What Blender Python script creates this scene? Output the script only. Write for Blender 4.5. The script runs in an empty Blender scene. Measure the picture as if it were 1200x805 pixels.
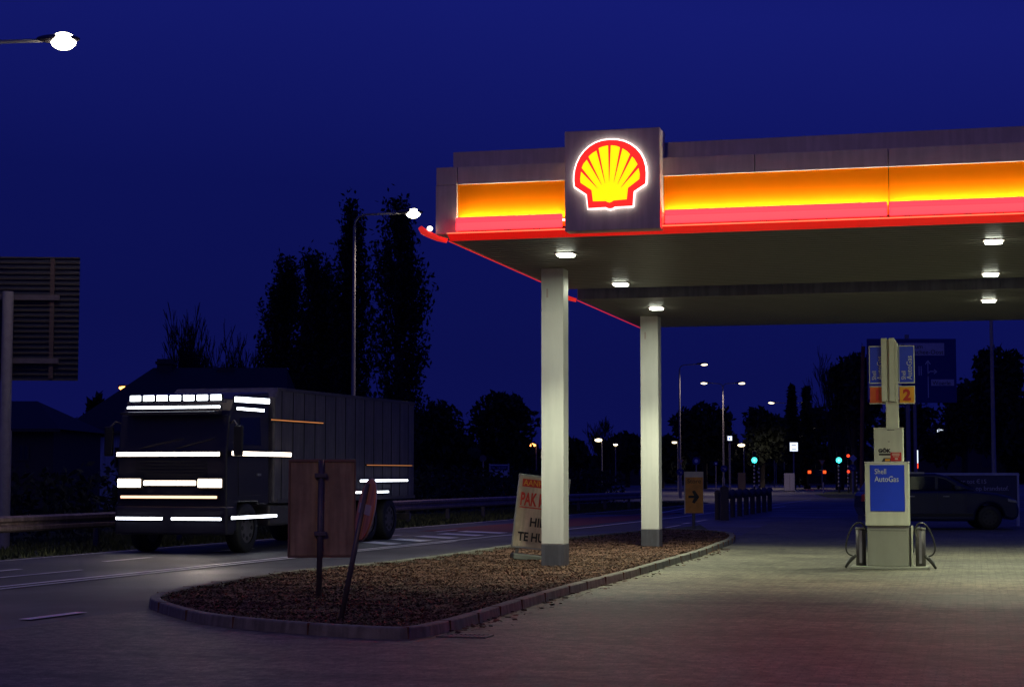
import bpy, bmesh, math, random
from mathutils import Vector, Matrix
R = math.radians
rnd = random.Random(11)
scene = bpy.context.scene
C = scene.collection

# ------------------------------------------------------------------ camera
F = 2100.0; HC = 1.6; PITCH = math.atan(152.5/F)
cam_d = bpy.data.cameras.new('camera'); cam = bpy.data.objects.new('camera', cam_d); C.objects.link(cam)
cam.location = (0, 0, HC); cam.rotation_euler = (R(90)+PITCH, 0, 0)
cam_d.sensor_width = 36; cam_d.lens = F/1200*36; cam_d.clip_end = 3000; cam_d.clip_start = 0.1
scene.camera = cam
scene.render.resolution_x = 1024; scene.render.resolution_y = 686
scene.view_settings.view_transform = 'Standard'; scene.view_settings.look = 'None'
scene.view_settings.exposure = 0; scene.view_settings.gamma = 1

def ray(px, py):
    u = (px-600)/F; v = (402.5-py)/F
    c, s = math.cos(PITCH), math.sin(PITCH)
    return Vector((u, c-v*s, s+v*c))
def G(px, py, z=0.0):
    r = ray(px, py); t = (z-HC)/r.z
    return (r.x*t, r.y*t)
def PX(px, d): return ray(px, 555).x/ray(px, 555).y*d
def PZ(py, d):
    r = ray(600, py); return HC + r.z/r.y*d

# ------------------------------------------------------------------ materials
def mat(name, col, rough=.6, metal=0, noise=.12, scale=6, bump=0, bscale=40, emit=None, es=0, spec=.5, coords='Object', grime=0):
    m = bpy.data.materials.new(name); m.use_nodes = True
    n = m.node_tree.nodes; l = m.node_tree.links; b = n['Principled BSDF']
    b.inputs['Base Color'].default_value = (*col, 1); b.inputs['Roughness'].default_value = rough
    b.inputs['Metallic'].default_value = metal; b.inputs['Specular IOR Level'].default_value = spec
    tc = n.new('ShaderNodeTexCoord')
    if noise:
        t = n.new('ShaderNodeTexNoise'); t.inputs['Scale'].default_value = scale; t.inputs['Detail'].default_value = 6
        t.inputs['Roughness'].default_value = .65
        l.new(tc.outputs[coords], t.inputs['Vector'])
        cr = n.new('ShaderNodeValToRGB')
        cr.color_ramp.elements[0].position = .3; cr.color_ramp.elements[1].position = .7
        cr.color_ramp.elements[0].color = (*[max(0, c*(1-noise)) for c in col], 1)
        cr.color_ramp.elements[1].color = (*[min(1, c*(1+noise)) for c in col], 1)
        l.new(t.outputs['Fac'], cr.inputs['Fac']); out = cr.outputs['Color']
        if grime:
            mp = n.new('ShaderNodeMapping'); mp.inputs['Scale'].default_value = (5, 5, .5)
            l.new(tc.outputs[coords], mp.inputs['Vector'])
            t2 = n.new('ShaderNodeTexNoise'); t2.inputs['Scale'].default_value = 2.2; t2.inputs['Detail'].default_value = 8
            l.new(mp.outputs['Vector'], t2.inputs['Vector'])
            r2 = n.new('ShaderNodeValToRGB'); r2.color_ramp.elements[0].position = .42; r2.color_ramp.elements[1].position = .62
            r2.color_ramp.elements[0].color = (1-grime,)*3+(1,); r2.color_ramp.elements[1].color = (1, 1, 1, 1)
            l.new(t2.outputs['Fac'], r2.inputs['Fac'])
            mx = n.new('ShaderNodeMix'); mx.data_type = 'RGBA'; mx.blend_type = 'MULTIPLY'; mx.inputs[0].default_value = 1
            l.new(out, mx.inputs[6]); l.new(r2.outputs['Color'], mx.inputs[7]); out = mx.outputs[2]
        l.new(out, b.inputs['Base Color'])
    if bump:
        t = n.new('ShaderNodeTexNoise'); t.inputs['Scale'].default_value = bscale; t.inputs['Detail'].default_value = 5
        l.new(tc.outputs[coords], t.inputs['Vector'])
        bm = n.new('ShaderNodeBump'); bm.inputs['Strength'].default_value = bump; bm.inputs['Distance'].default_value = .02
        l.new(t.outputs['Fac'], bm.inputs['Height']); l.new(bm.outputs['Normal'], b.inputs['Normal'])
    if emit:
        b.inputs['Emission Color'].default_value = (*emit, 1); b.inputs['Emission Strength'].default_value = es
    return m
def glow(name, col, s): return mat(name, tuple(min(.8, c) for c in col), .4, emit=col, es=s, noise=0)

M = {}
M['white'] = mat('white_paint', (.74, .75, .71), .45, noise=.05, scale=1.5, grime=.06)
M['clad'] = mat('grey_cladding', (.60, .50, .47), .5, noise=.10, scale=2, grime=.14)
M['clad_dark'] = mat('dark_cladding', (.16, .15, .16), .5, grime=.3)
M['soffit'] = mat('soffit_slat', (.15, .145, .115), .45, noise=.1, scale=4)
M['plinth'] = mat('plinth_grey', (.10, .10, .13), .6, grime=.3)
M['yellow_panel'] = mat('yellow_fascia', (.92, .22, .003), 1.0, noise=.04, scale=1.5, spec=.0)
M['pink_lens'] = mat('red_lens', (.6, .05, .05), .4, noise=0, emit=(1, .075, .11), es=1.05)
M['red_edge'] = glow('red_edge_light', (1, .006, .004), .55)
M['red_trim'] = glow('red_trim_light', (1, .03, .02), .55)
M['drip'] = glow('drip_edge_light', (1, .30, .14), .8)
M['tube'] = glow('tube_light', (1, .9, .7), 3)
M['lamp'] = glow('white_lamp', (.95, 1, .82), 14)
M['street'] = glow('street_lamp_light', (1, .93, .68), 16)
M['street_far'] = glow('far_lamp_light', (1, .82, .5), 5)
M['sodium'] = glow('orange_lamp_light', (1, .38, .08), 7)
M['halo'] = glow('white_halo', (1, .93, .88), 2.2)
M['em_red'] = glow('emblem_red', (1, .02, .017), 1.0)
M['em_yel'] = glow('emblem_yellow', (1, .92, .0), 1.05)
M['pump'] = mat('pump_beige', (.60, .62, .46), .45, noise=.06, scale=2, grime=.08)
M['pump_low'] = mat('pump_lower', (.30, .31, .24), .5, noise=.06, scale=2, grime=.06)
M['pump_dark'] = mat('pump_dark', (.04, .04, .035), .5)
M['blue'] = mat('blue_sign', (.012, .05, .58), .4, noise=.05)
M['text_pale'] = mat('pale_lettering', (.55, .58, .5), .5, noise=0)
M['text_black'] = mat('black_lettering', (.012, .012, .012), .5, noise=0)
M['text_red'] = mat('red_lettering', (.55, .03, .015), .5, noise=.1)
M['text_yellow'] = mat('yellow_lettering', (.8, .4, .03), .5, noise=.1)
M['orange_plate'] = mat('orange_plate', (.8, .36, .015), .5, noise=.05)
M['red_plate'] = mat('red_plate', (.6, .10, .015), .5, noise=.1)
M['red_sticker'] = mat('red_sticker', (.5, .02, .015), .5)
M['steel'] = mat('galvanised_steel', (.33, .33, .34), .45, metal=.6, noise=.15)
M['darksteel'] = mat('dark_steel', (.12, .11, .11), .5, metal=.4, noise=.2)
M['pole'] = mat('grey_pole', (.30, .28, .30), .5, noise=.15)
M['poledark'] = mat('weathered_pole', (.12, .10, .13), .6, noise=.15)
M['rubber'] = mat('black_rubber', (.015, .015, .015), .6)
M['hose'] = mat('hose_rubber', (.03, .03, .025), .45)
M['board'] = mat('brown_board', (.45, .33, .16), .7, noise=.25, scale=2.5, grime=.3)
M['frame_brown'] = mat('brown_frame', (.22, .13, .07), .6)
M['signred'] = mat('sign_red', (.75, .30, .10), .45, grime=.3)
M['signwhite'] = mat('sign_white', (.55, .48, .36), .5)
M['aboard'] = mat('cream_board', (.62, .52, .38), .6, noise=.15, grime=.3)
M['wood'] = mat('dark_timber', (.06, .05, .05), .8, bump=.4)
M['cpaint'] = mat('dark_blue_car_paint', (.012, .018, .06), .25, noise=.03)
M['tpaint'] = mat('truck_paint', (.028, .026, .034), .35, noise=.1)
M['tbox'] = mat('truck_box', (.13, .12, .14), .5, noise=.15, grime=.3)
M['glass'] = mat('dark_glass', (.008, .01, .016), .06, noise=0, spec=.8)
M['ledw'] = glow('truck_lamp_trail_white', (.85, .92, 1), 9)
M['ledwarm'] = glow('truck_lamp_trail_warm', (1, .80, .62), 9)
M['ledwarm2'] = glow('truck_trail_dim', (1, .55, .35), 2.2)
M['ledamber'] = glow('truck_amber', (1, .35, .1), .5)
M['housewhite'] = mat('house_render', (.7, .7, .72), .8, grime=.3)
M['roof'] = mat('roof_tiles', (.03, .028, .03), .8)
M['brickdark'] = mat('dark_brick', (.08, .06, .055), .85)
M['green'] = glow('green_signal', (.08, .95, .85), 1.6)
M['red_sig'] = glow('red_signal', (1, .06, .02), 1.8)
M['tail'] = glow('tail_light', (1, .07, .012), 2.2)
M['litwhite'] = glow('lit_white_sign', (.75, .85, 1), 1.6)
M['litblue'] = glow('lit_blue', (.1, .2, 1), .9)
M['roadblue'] = mat('road_sign_blue', (.008, .022, .22), .5, noise=.05)
M['patch'] = mat('road_sign_patch', (.55, .57, .7), .5, noise=.1)
M['patch_line'] = mat('road_sign_line', (.6, .65, .8), .5, noise=.1)
M['bark'] = mat('bark', (.04, .034, .03), .9)
M['leaf'] = mat('foliage', (.035, .045, .025), .9, noise=.4, scale=.8)
M['leafdark'] = mat('foliage_evergreen', (.025, .035, .02), .9, noise=.4, scale=.8)
M['grass'] = mat('grass', (.06, .075, .02), .9, noise=.4, scale=1.2, bump=.6, bscale=30)
M['grassblade'] = mat('grass_blade', (.07, .085, .025), .9, noise=.3)
M['kerb'] = mat('kerb_concrete', (.19, .185, .16), .8, noise=.25, scale=5, bump=.3, grime=.35)
M['mark'] = mat('road_marking', (.82, .78, .80), .6, noise=.15, scale=8)
M['redlane'] = mat('red_cycle_surface', (.16, .045, .035), .8, noise=.25)

def asphalt(name, col, wet):
    m = mat(name, col, .75, noise=.25, scale=.6, bump=.35, bscale=60)
    n = m.node_tree.nodes; l = m.node_tree.links; b = n['Principled BSDF']
    tc = n.new('ShaderNodeTexCoord')
    t = n.new('ShaderNodeTexNoise'); t.inputs['Scale'].default_value = .25; t.inputs['Detail'].default_value = 4
    mr = n.new('ShaderNodeMapRange'); mr.inputs['From Min'].default_value = .35; mr.inputs['From Max'].default_value = .7
    mr.inputs['To Min'].default_value = wet; mr.inputs['To Max'].default_value = .8
    l.new(tc.outputs['Object'], t.inputs['Vector']); l.new(t.outputs['Fac'], mr.inputs['Value']); l.new(mr.outputs['Result'], b.inputs['Roughness'])
    return m
M['asphalt'] = asphalt('asphalt', (.075, .072, .078), .5)
M['asphalt2'] = asphalt('asphalt_worn', (.10, .092, .10), .4)

def paver_mat():
    m = bpy.data.materials.new('block_paving'); m.use_nodes = True
    n = m.node_tree.nodes; l = m.node_tree.links; b = n['Principled BSDF']
    tc = n.new('ShaderNodeTexCoord')
    mp = n.new('ShaderNodeMapping'); mp.inputs['Rotation'].default_value[2] = R(14.4)
    l.new(tc.outputs['Object'], mp.inputs['Vector'])
    br = n.new('ShaderNodeTexBrick'); br.inputs['Scale'].default_value = 1; br.inputs['Brick Width'].default_value = .21
    br.inputs['Row Height'].default_value = .105; br.inputs['Mortar Size'].default_value = .009; br.inputs['Bias'].default_value = -.2
    br.inputs['Color1'].default_value = (.18, .17, .13, 1); br.inputs['Color2'].default_value = (.235, .225, .165, 1); br.inputs['Mortar'].default_value = (.12, .11, .085, 1)
    l.new(mp.outputs['Vector'], br.inputs['Vector'])
    def ramp(scale, p0, p1, a, bcol, det=6, dist=0, st=(1, 1, 1)):
        m2 = n.new('ShaderNodeMapping'); m2.inputs['Scale'].default_value = st; l.new(mp.outputs['Vector'], m2.inputs['Vector'])
        t = n.new('ShaderNodeTexNoise'); t.inputs['Scale'].default_value = scale; t.inputs['Detail'].default_value = det; t.inputs['Distortion'].default_value = dist
        l.new(m2.outputs['Vector'], t.inputs['Vector'])
        r = n.new('ShaderNodeValToRGB'); r.color_ramp.elements[0].position = p0; r.color_ramp.elements[1].position = p1
        r.color_ramp.elements[0].color = (*a, 1); r.color_ramp.elements[1].color = (*bcol, 1)
        l.new(t.outputs['Fac'], r.inputs['Fac']); return r.outputs['Color'], t
    c = br.outputs['Color']
    for args in ((.35, .35, .65, (.72,)*3, (1.1, 1.08, 1.0)), (7, .35, .65, (.6,)*3, (1.25,)*3), (90, .35, .65, (.45,)*3, (1.5,)*3), (1.3, .52, .62, (1,)*3, (.62,)*3, 8, 2), (.5, .40, .52, (.72,)*3, (1,)*3, 6, 1.5, (.25, 1.6, 1)), (30, .35, .7, (.7,)*3, (1.3,)*3)):
        o, _ = ramp(*args)
        mx = n.new('ShaderNodeMix'); mx.data_type = 'RGBA'; mx.blend_type = 'MULTIPLY'; mx.inputs[0].default_value = 1
        l.new(c, mx.inputs[6]); l.new(o, mx.inputs[7]); c = mx.outputs[2]
    l.new(c, b.inputs['Base Color'])
    b.inputs['Roughness'].default_value = .62
    bm = n.new('ShaderNodeBump'); bm.inputs['Strength'].default_value = .7; bm.inputs['Distance'].default_value = .012
    _, t = ramp(22, .3, .7, (0,)*3, (1,)*3)
    ad = n.new('ShaderNodeMath'); ad.operation = 'SUBTRACT'; l.new(t.outputs['Fac'], ad.inputs[0]); l.new(br.outputs['Fac'], ad.inputs[1])
    l.new(ad.outputs[0], bm.inputs['Height']); l.new(bm.outputs['Normal'], b.inputs['Normal'])
    return m
M['paver'] = paver_mat()
M['mulchbase'] = mat('mulch', (.12, .055, .032), .9, noise=.5, scale=14, bump=1, bscale=25)
def chipmat():
    m = mat('wood_chip', (.24, .12, .07), .85, noise=.0)
    n = m.node_tree.nodes; l = m.node_tree.links; b = n['Principled BSDF']
    g = n.new('ShaderNodeNewGeometry'); r = n.new('ShaderNodeValToRGB')
    r.color_ramp.elements[0].color = (.02, .008, .005, 1); r.color_ramp.elements[1].color = (.17, .09, .052, 1)
    e = r.color_ramp.elements.new(.6); e.color = (.055, .020, .011, 1)
    l.new(g.outputs['Random Per Island'], r.inputs['Fac']); l.new(r.outputs['Color'], b.inputs['Base Color'])
    return m
M['chip'] = chipmat()

# ------------------------------------------------------------------ builders
class MB:
    def __init__(s): s.v = []; s.f = []
    def add(s, v, f):
        o = len(s.v); s.v += [tuple(p) for p in v]; s.f += [tuple(i+o for i in q) for q in f]; return s
    def box(s, x0, y0, z0, x1, y1, z1):
        v = [(x, y, z) for z in (z0, z1) for x, y in ((x0, y0), (x1, y0), (x1, y1), (x0, y1))]
        return s.add(v, [(3, 2, 1, 0), (4, 5, 6, 7), (0, 1, 5, 4), (1, 2, 6, 5), (2, 3, 7, 6), (3, 0, 4, 7)])
    def cyl(s, a, b, r0, r1=None, n=12, caps=True):
        r1 = r0 if r1 is None else r1
        a = Vector(a); b = Vector(b); d = (b-a).normalized()
        u = d.orthogonal().normalized(); w = d.cross(u)
        v = []
        for p, r in ((a, r0), (b, r1)):
            for i in range(n):
                t = 2*math.pi*i/n; v.append(p+u*r*math.cos(t)+w*r*math.sin(t))
        f = [(i, (i+1) % n, n+(i+1) % n, n+i) for i in range(n)]
        if caps: f += [tuple(range(n-1, -1, -1)), tuple(range(n, 2*n))]
        return s.add(v, f)
    def tube(s, pts, r, n=8, rs=None):
        pts = [Vector(p) for p in pts]; v = []; u = None
        for i, p in enumerate(pts):
            d = (pts[min(i+1, len(pts)-1)]-pts[max(i-1, 0)]).normalized()
            u = d.orthogonal().normalized() if u is None else (u-d*u.dot(d)).normalized()
            w = d.cross(u); rr = rs[i] if rs else r
            for k in range(n):
                t = 2*math.pi*k/n; v.append(p+u*rr*math.cos(t)+w*rr*math.sin(t))
        f = []
        for i in range(len(pts)-1):
            for k in range(n): f.append((i*n+k, i*n+(k+1) % n, (i+1)*n+(k+1) % n, (i+1)*n+k))
        f += [tuple(range(n-1, -1, -1)), tuple(range((len(pts)-1)*n, len(pts)*n))]
        return s.add(v, f)
    def prism(s, poly, a0, a1, axis='y'):          # poly (p,q): axis y -> (x,z); axis z -> (x,y); axis x -> (y,z)
        def mk(p, a): return {'y': (p[0], a, p[1]), 'z': (p[0], p[1], a), 'x': (a, p[0], p[1])}[axis]
        n = len(poly); v = [mk(p, a0) for p in poly]+[mk(p, a1) for p in poly]
        return s.add(v, [(i, (i+1) % n, n+(i+1) % n, n+i) for i in range(n)]+[tuple(range(n-1, -1, -1)), tuple(range(n, 2*n))])
    def ell(s, c, rx, ry, rz, nu=24, nv=14):
        v = []; f = []
        for j in range(nv+1):
            ph = -math.pi/2+math.pi*j/nv
            for i in range(nu):
                t = 2*math.pi*i/nu; v.append((c[0]+rx*math.cos(ph)*math.cos(t), c[1]+ry*math.cos(ph)*math.sin(t), c[2]+rz*math.sin(ph)))
        for j in range(nv):
            for i in range(nu): f.append((j*nu+i, j*nu+(i+1) % nu, (j+1)*nu+(i+1) % nu, (j+1)*nu+i))
        return s.add(v, f)
    def build(s, name, m, parent=None, smooth=False, bevel=0, seg=2, loc=(0, 0, 0), rot=(0, 0, 0)):
        me = bpy.data.meshes.new(name); me.from_pydata(s.v, [], s.f); me.update()
        bm = bmesh.new(); bm.from_mesh(me); bmesh.ops.remove_doubles(bm, verts=bm.verts, dist=1e-6)
        if len(bm.faces) < 60000: bmesh.ops.recalc_face_normals(bm, faces=bm.faces)
        bm.to_mesh(me); bm.free()
        me.materials.append(m)
        if smooth: me.polygons.foreach_set('use_smooth', [True]*len(me.polygons))
        o = bpy.data.objects.new(name, me); C.objects.link(o); o.parent = parent; o.location = loc; o.rotation_euler = rot
        if bevel:
            b = o.modifiers.new('bevel', 'BEVEL'); b.width = bevel; b.segments = seg; b.limit_method = 'ANGLE'; b.angle_limit = R(35)
        return o
def tag(o, label=None, cat=None, group=None, kind=None):
    if label: o['label'] = label
    if cat: o['category'] = cat
    if group: o['group'] = group
    if kind: o['kind'] = kind
    return o
def thing(name, label, cat, loc=(0, 0, 0), rz=0, group=None):
    o = bpy.data.objects.new(name, None); C.objects.link(o); o.empty_display_size = .3
    o.location = loc; o.rotation_euler = (0, 0, rz); return tag(o, label, cat, group)
def struct(o): return tag(o, kind='structure')
def copy_tree(o, parent=None):
    c = o.copy(); C.objects.link(c); c.parent = parent
    for ch in list(o.children): copy_tree(ch, c)
    return c
def text(name, s, size, m, parent, x, y, z, rotz2=0, tilt=0, depth=.004, align='LEFT', sx=1, bold=0):
    """letters standing in the XZ plane facing -Y; rotz2 turns them inside that plane"""
    cu = bpy.data.curves.new(name, 'FONT'); cu.body = s; cu.size = size; cu.extrude = depth; cu.align_x = align; cu.offset = bold; cu.resolution_u = 3
    o = bpy.data.objects.new('tmp', cu); C.objects.link(o)
    dg = bpy.context.evaluated_depsgraph_get(); me = bpy.data.meshes.new_from_object(o.evaluated_get(dg))
    bpy.data.objects.remove(o); me.name = name; me.materials.clear(); me.materials.append(m)
    me.transform(Matrix.Translation((x, y, z)) @ Matrix.Rotation(R(90), 4, 'X') @ Matrix.Rotation(rotz2, 4, 'Z') @ Matrix.Diagonal((sx, 1, 1, 1)))
    q = bpy.data.objects.new(name, me); C.objects.link(q); q.parent = parent
    return q
def lamp(name, kind, parent, loc, power, col, rot=(0, 0, 0), size=.3, sizey=None, spread=None, cone=None):
    l = bpy.data.lights.new(name, kind); l.energy = power; l.color = col
    if kind == 'AREA':
        l.size = size
        if sizey: l.shape = 'RECTANGLE'; l.size_y = sizey
        if spread: l.spread = spread
    else: l.shadow_soft_size = size
    if kind == 'SPOT': l.spot_size = cone; l.spot_blend = .6
    o = bpy.data.objects.new(name, l); C.objects.link(o); o.parent = parent; o.location = loc; o.rotation_euler = rot
    return o
def sheet(name, pts, z, m):
    b = MB(); b.add([(x, y, z) for x, y in pts], [tuple(range(len(pts)))])
    me = bpy.data.meshes.new(name); me.from_pydata(b.v, [], b.f); me.materials.append(m)
    bm = bmesh.new(); bm.from_mesh(me); bmesh.ops.triangulate(bm, faces=bm.faces)
    for f in bm.faces:
        if f.normal.z < 0: f.normal_flip()
    bm.to_mesh(me); bm.free()
    o = bpy.data.objects.new(name, me); C.objects.link(o); return struct(o)

# ------------------------------------------------------------------ sky
w = bpy.data.worlds.new('World'); scene.world = w; w.use_nodes = True
n = w.node_tree.nodes; l = w.node_tree.links; bg = n['Background']; bg.inputs['Strength'].default_value = 1
tc = n.new('ShaderNodeTexCoord'); sp = n.new('ShaderNodeSeparateXYZ'); l.new(tc.outputs['Generated'], sp.inputs[0])
nz = n.new('ShaderNodeTexNoise'); nz.inputs['Scale'].default_value = 1.6; nz.inputs['Detail'].default_value = 3; l.new(tc.outputs['Generated'], nz.inputs['Vector'])
ma = n.new('ShaderNodeMath'); ma.operation = 'MULTIPLY_ADD'; ma.inputs[1].default_value = .10; l.new(nz.outputs['Fac'], ma.inputs[0]); l.new(sp.outputs['Z'], ma.inputs[2])
mx_ = n.new('ShaderNodeMath'); mx_.operation = 'MULTIPLY_ADD'; mx_.inputs[1].default_value = .10; l.new(sp.outputs['X'], mx_.inputs[0]); l.new(ma.outputs[0], mx_.inputs[2])
cr = n.new('ShaderNodeValToRGB'); l.new(mx_.outputs[0], cr.inputs['Fac']); l.new(cr.outputs['Color'], bg.inputs['Color'])
e = cr.color_ramp.elements; e[0].position = 0; e[0].color = (.0040, .0048, .070, 1); e[1].position = 1; e[1].color = (.006, .009, .12, 1)
for p, c in ((.12, (.0034, .0050, .074)), (.20, (.0037, .0058, .090)), (.32, (.0068, .0105, .155)), (.5, (.006, .009, .14))):
    q = cr.color_ramp.elements.new(p); q.color = (*c, 1)
sun_d = bpy.data.lights.new('dusk_sun', 'SUN'); sun_d.energy = .012; sun_d.angle = R(20); sun_d.color = (.8, .75, 1)
sun = bpy.data.objects.new('dusk_sun', sun_d); C.objects.link(sun); sun.rotation_euler = (R(50), 0, R(-25))

# ------------------------------------------------------------------ ground
TH = R(17.5); cT, sT = math.cos(TH), math.sin(TH)
def RD(L, S): return (L*cT+S*sT, -L*sT+S*cT)
CT = R(14.4)
sheet('ground', [(-900, -200), (900, -200), (900, 1500), (-900, 1500)], 0, M['grass'])
road = [RD(-19.1, -25), RD(-6, -25), RD(-6, 24), RD(-11.5, 40), RD(-10.5, 120), RD(-19.1, 120)]
sheet('road', road, .004, M['asphalt'])
sheet('road_junction', [G(640, 588), G(560, 590), G(700, 571), G(640, 569.5), G(930, 568.5), G(1330, 568), G(1330, 600), G(1230, 640), G(860, 640), G(800, 602)], .008, M['asphalt2'])
apron = [(-9.5, -12), (-9.0, 2), G(0, 740), G(110, 722), G(175, 716), G(260, 706), G(400, 690), G(600, 655), G(760, 634), G(862, 630), G(905, 612), G(1080, 600), G(1300, 600), (60, 40), (60, -12)]
sheet('forecourt_paving', apron, .012, M['paver'])
sheet('grass_island', [G(672, 603), G(700, 592), G(740, 588), G(800, 586), G(832, 589), G(800, 597), G(740, 603)], .016, M['grass'])
sheet('far_grass_island', [G(955, 579), G(985, 574.5), G(1150, 573), G(1150, 581), G(1010, 584), G(970, 583)], .016, M['grass'])
sheet('cycle_path', [RD(-17.6, 47), RD(-14.8, 47), RD(-14.6, 60), RD(-15.6, 74), RD(-17.4, 62)], .008, M['redlane'])

# markings: one object per marking kind
def strip(mb, L0, S0, L1, S1, wd, z=.020, seg=1):
    for i in range(seg):
        a = i/seg; b = (i+1)/seg
        La, Sa, Lb, Sb = L0+(L1-L0)*a, S0+(S1-S0)*a, L0+(L1-L0)*b, S0+(S1-S0)*b
        v = [(*RD(La-wd/2, Sa), z), (*RD(La+wd/2, Sa), z), (*RD(Lb+wd/2, Sb), z), (*RD(Lb-wd/2, Sb), z)]
        mb.add(v, [(0, 1, 2, 3)])
mk = MB()
edge = [(-14.55, -10), (-14.5, 22), (-14.4, 34), (-14.2, 42), (-13.9, 52), (-14.0, 64), (-14.6, 82), (-15.6, 110)]
for (a, b), (c, d) in zip(edge[:-1], edge[1:]): strip(mk, a, b, c, d, .13)
edge2 = [(-14.27, -10), (-14.22, 22), (-14.15, 34), (-14.0, 40)]
for (a, b), (c, d) in zip(edge2[:-1], edge2[1:]): strip(mk, a, b, c, d, .11)
s = 6
while s < 46:
    strip(mk, -16.85, s+.9, -16.85, s+2.6, .14); s += 4.4
strip(mk, -15.8, 20, -15.75, 26.3, .09)
strip(mk, -18.75, -10, -18.75, 110, .07)
strip(mk, -11.0, 17.2, -10.95, 18.3, .16)
struct(mk.build('road_marking', M['mark']))
hm = MB()
for i in range(5):
    s0 = 37.5+i*2.0
    hm.add([(*RD(-14.7, s0), .021), (*RD(-14.7, s0+.8), .021), (*RD(-16.1-.12*i+.3, s0+1.9), .021), (*RD(-16.1-.12*i+.3, s0+1.1), .021)], [(0, 1, 2, 3)])
struct(hm.build('hatched_marking', M['mark']))
gm = MB()
def gline(p, q, wd):
    p = Vector(G(*p)); q = Vector(G(*q)); d = (q-p).normalized(); nn = Vector((-d.y, d.x))*wd/2
    gm.add([(*(p-nn), .022), (*(q-nn), .022), (*(q+nn), .022), (*(p+nn), .022)], [(0, 1, 2, 3)])
for k in range(7): gline((858+k*13, 576.6), (866+k*13, 576.5), .6)
gline((755, 605), (812, 594), .12); gline((905, 595.5), (920, 593.5), .15); gline((815, 612), (828, 609.5), .12); gline((800, 614.5), (809, 613), .12)
gline((780, 619), (797, 616), .1)
gline((930, 568.6), (985, 569.4), .5)
struct(gm.build('junction_marking', M['mark']))
# patches of dirt / tyre darkening are in the material; drain cover by the kerb
dc = thing('drain_cover', 'small iron drain cover in the paving beside the kerb', 'drain cover', (*G(545, 747), .014), -CT)
b = MB().box(-.25, -.16, 0, .25, -.13, .012).box(-.25, .13, 0, .25, .16, .012).box(-.25, -.13, 0, -.22, .13, .012).box(.22, -.13, 0, .25, .13, .012)
b.build('frame', M['darksteel'], dc)
b = MB()
for i in range(9): b.box(-.2+i*.046, -.13, .001, -.175+i*.046, .13, .009)
b.build('grate', M['darksteel'], dc)

# ------------------------------------------------------------------ planted island: kerb, mulch, chips
opx = [(174, 712), (205, 725), (248, 734), (330, 742.5), (418, 748.6), (478, 750), (520, 743.5), (570, 729), (621, 712), (678, 694.7), (741, 677.5), (792, 661.5), (824, 651.6), (845, 643),
       (860, 636), (858, 629.5), (830, 626), (781, 624), (754, 626), (667, 635), (607, 643), (480, 662), (339, 677), (260, 690), (197, 702)]
ctrl = [Vector(G(*p)) for p in opx]
def catmull(P, k=6):
    out = []
    N = len(P)
    for i in range(N):
        p0, p1, p2, p3 = P[i-1], P[i], P[(i+1) % N], P[(i+2) % N]
        for j in range(k):
            t = j/k
            out.append(.5*((2*p1)+(-p0+p2)*t+(2*p0-5*p1+4*p2-p3)*t*t+(-p0+3*p1-3*p2+p3)*t**3))
    return out
outl = catmull(ctrl)
def offset(P, d):
    N = len(P); out = []
    for i in range(N):
        t = (P[(i+1) % N]-P[i-1]).normalized(); out.append(P[i]+Vector((-t.y, t.x))*d)
    return out
area = sum(outl[i].x*outl[(i+1) % len(outl)].y-outl[(i+1) % len(outl)].x*outl[i].y for i in range(len(outl)))
sg = 1 if area > 0 else -1
prof = [(0, 0), (.015, .115), (.03, .125), (.13, .125), (.145, .115), (.145, .0)]
rings = [(offset(outl, sg*o), z) for o, z in prof]
kb = MB(); N = len(outl); v = []; f = []
for ri, (pp, z) in enumerate(rings):
    for p in pp: v.append((p.x, p.y, z))
for ri in range(len(rings)-1):
    for i in range(N): f.append((ri*N+i, ri*N+(i+1) % N, (ri+1)*N+(i+1) % N, (ri+1)*N+i))
kb.add(v, f); struct(kb.build('kerb', M['kerb']))
# joints between kerb stones
kj = MB(); acc = 0
for i in range(N):
    a, c = outl[i], outl[(i+1) % N]; acc += (c-a).length
    if acc > 1.0:
        acc = 0; t = (c-a).normalized(); nn = Vector((-t.y, t.x))*sg
        q = [a-nn*.003, a+t*.012-nn*.003, a+t*.012+nn*.148, a+nn*.148]
        vv = [(p.x, p.y, .001) for p in q]+[(p.x, p.y, .1275) for p in q]
        kj.add(vv, [(0, 1, 5, 4), (4, 5, 6, 7), (0, 4, 7, 3), (1, 2, 6, 5)])
struct(kj.build('kerb_joint', M['mulchbase']))
inner = offset(outl, sg*.14)
def inside(P, x, y):
    c = False
    for i in range(len(P)):
        a, b_ = P[i], P[i-1]
        if (a.y > y) != (b_.y > y) and x < (b_.x-a.x)*(y-a.y)/(b_.y-a.y)+a.x: c = not c
    return c
def dist_edge(x, y): return min((p-Vector((x, y))).length for p in inner)
xs = [p.x for p in inner]; ys = [p.y for p in inner]
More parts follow.
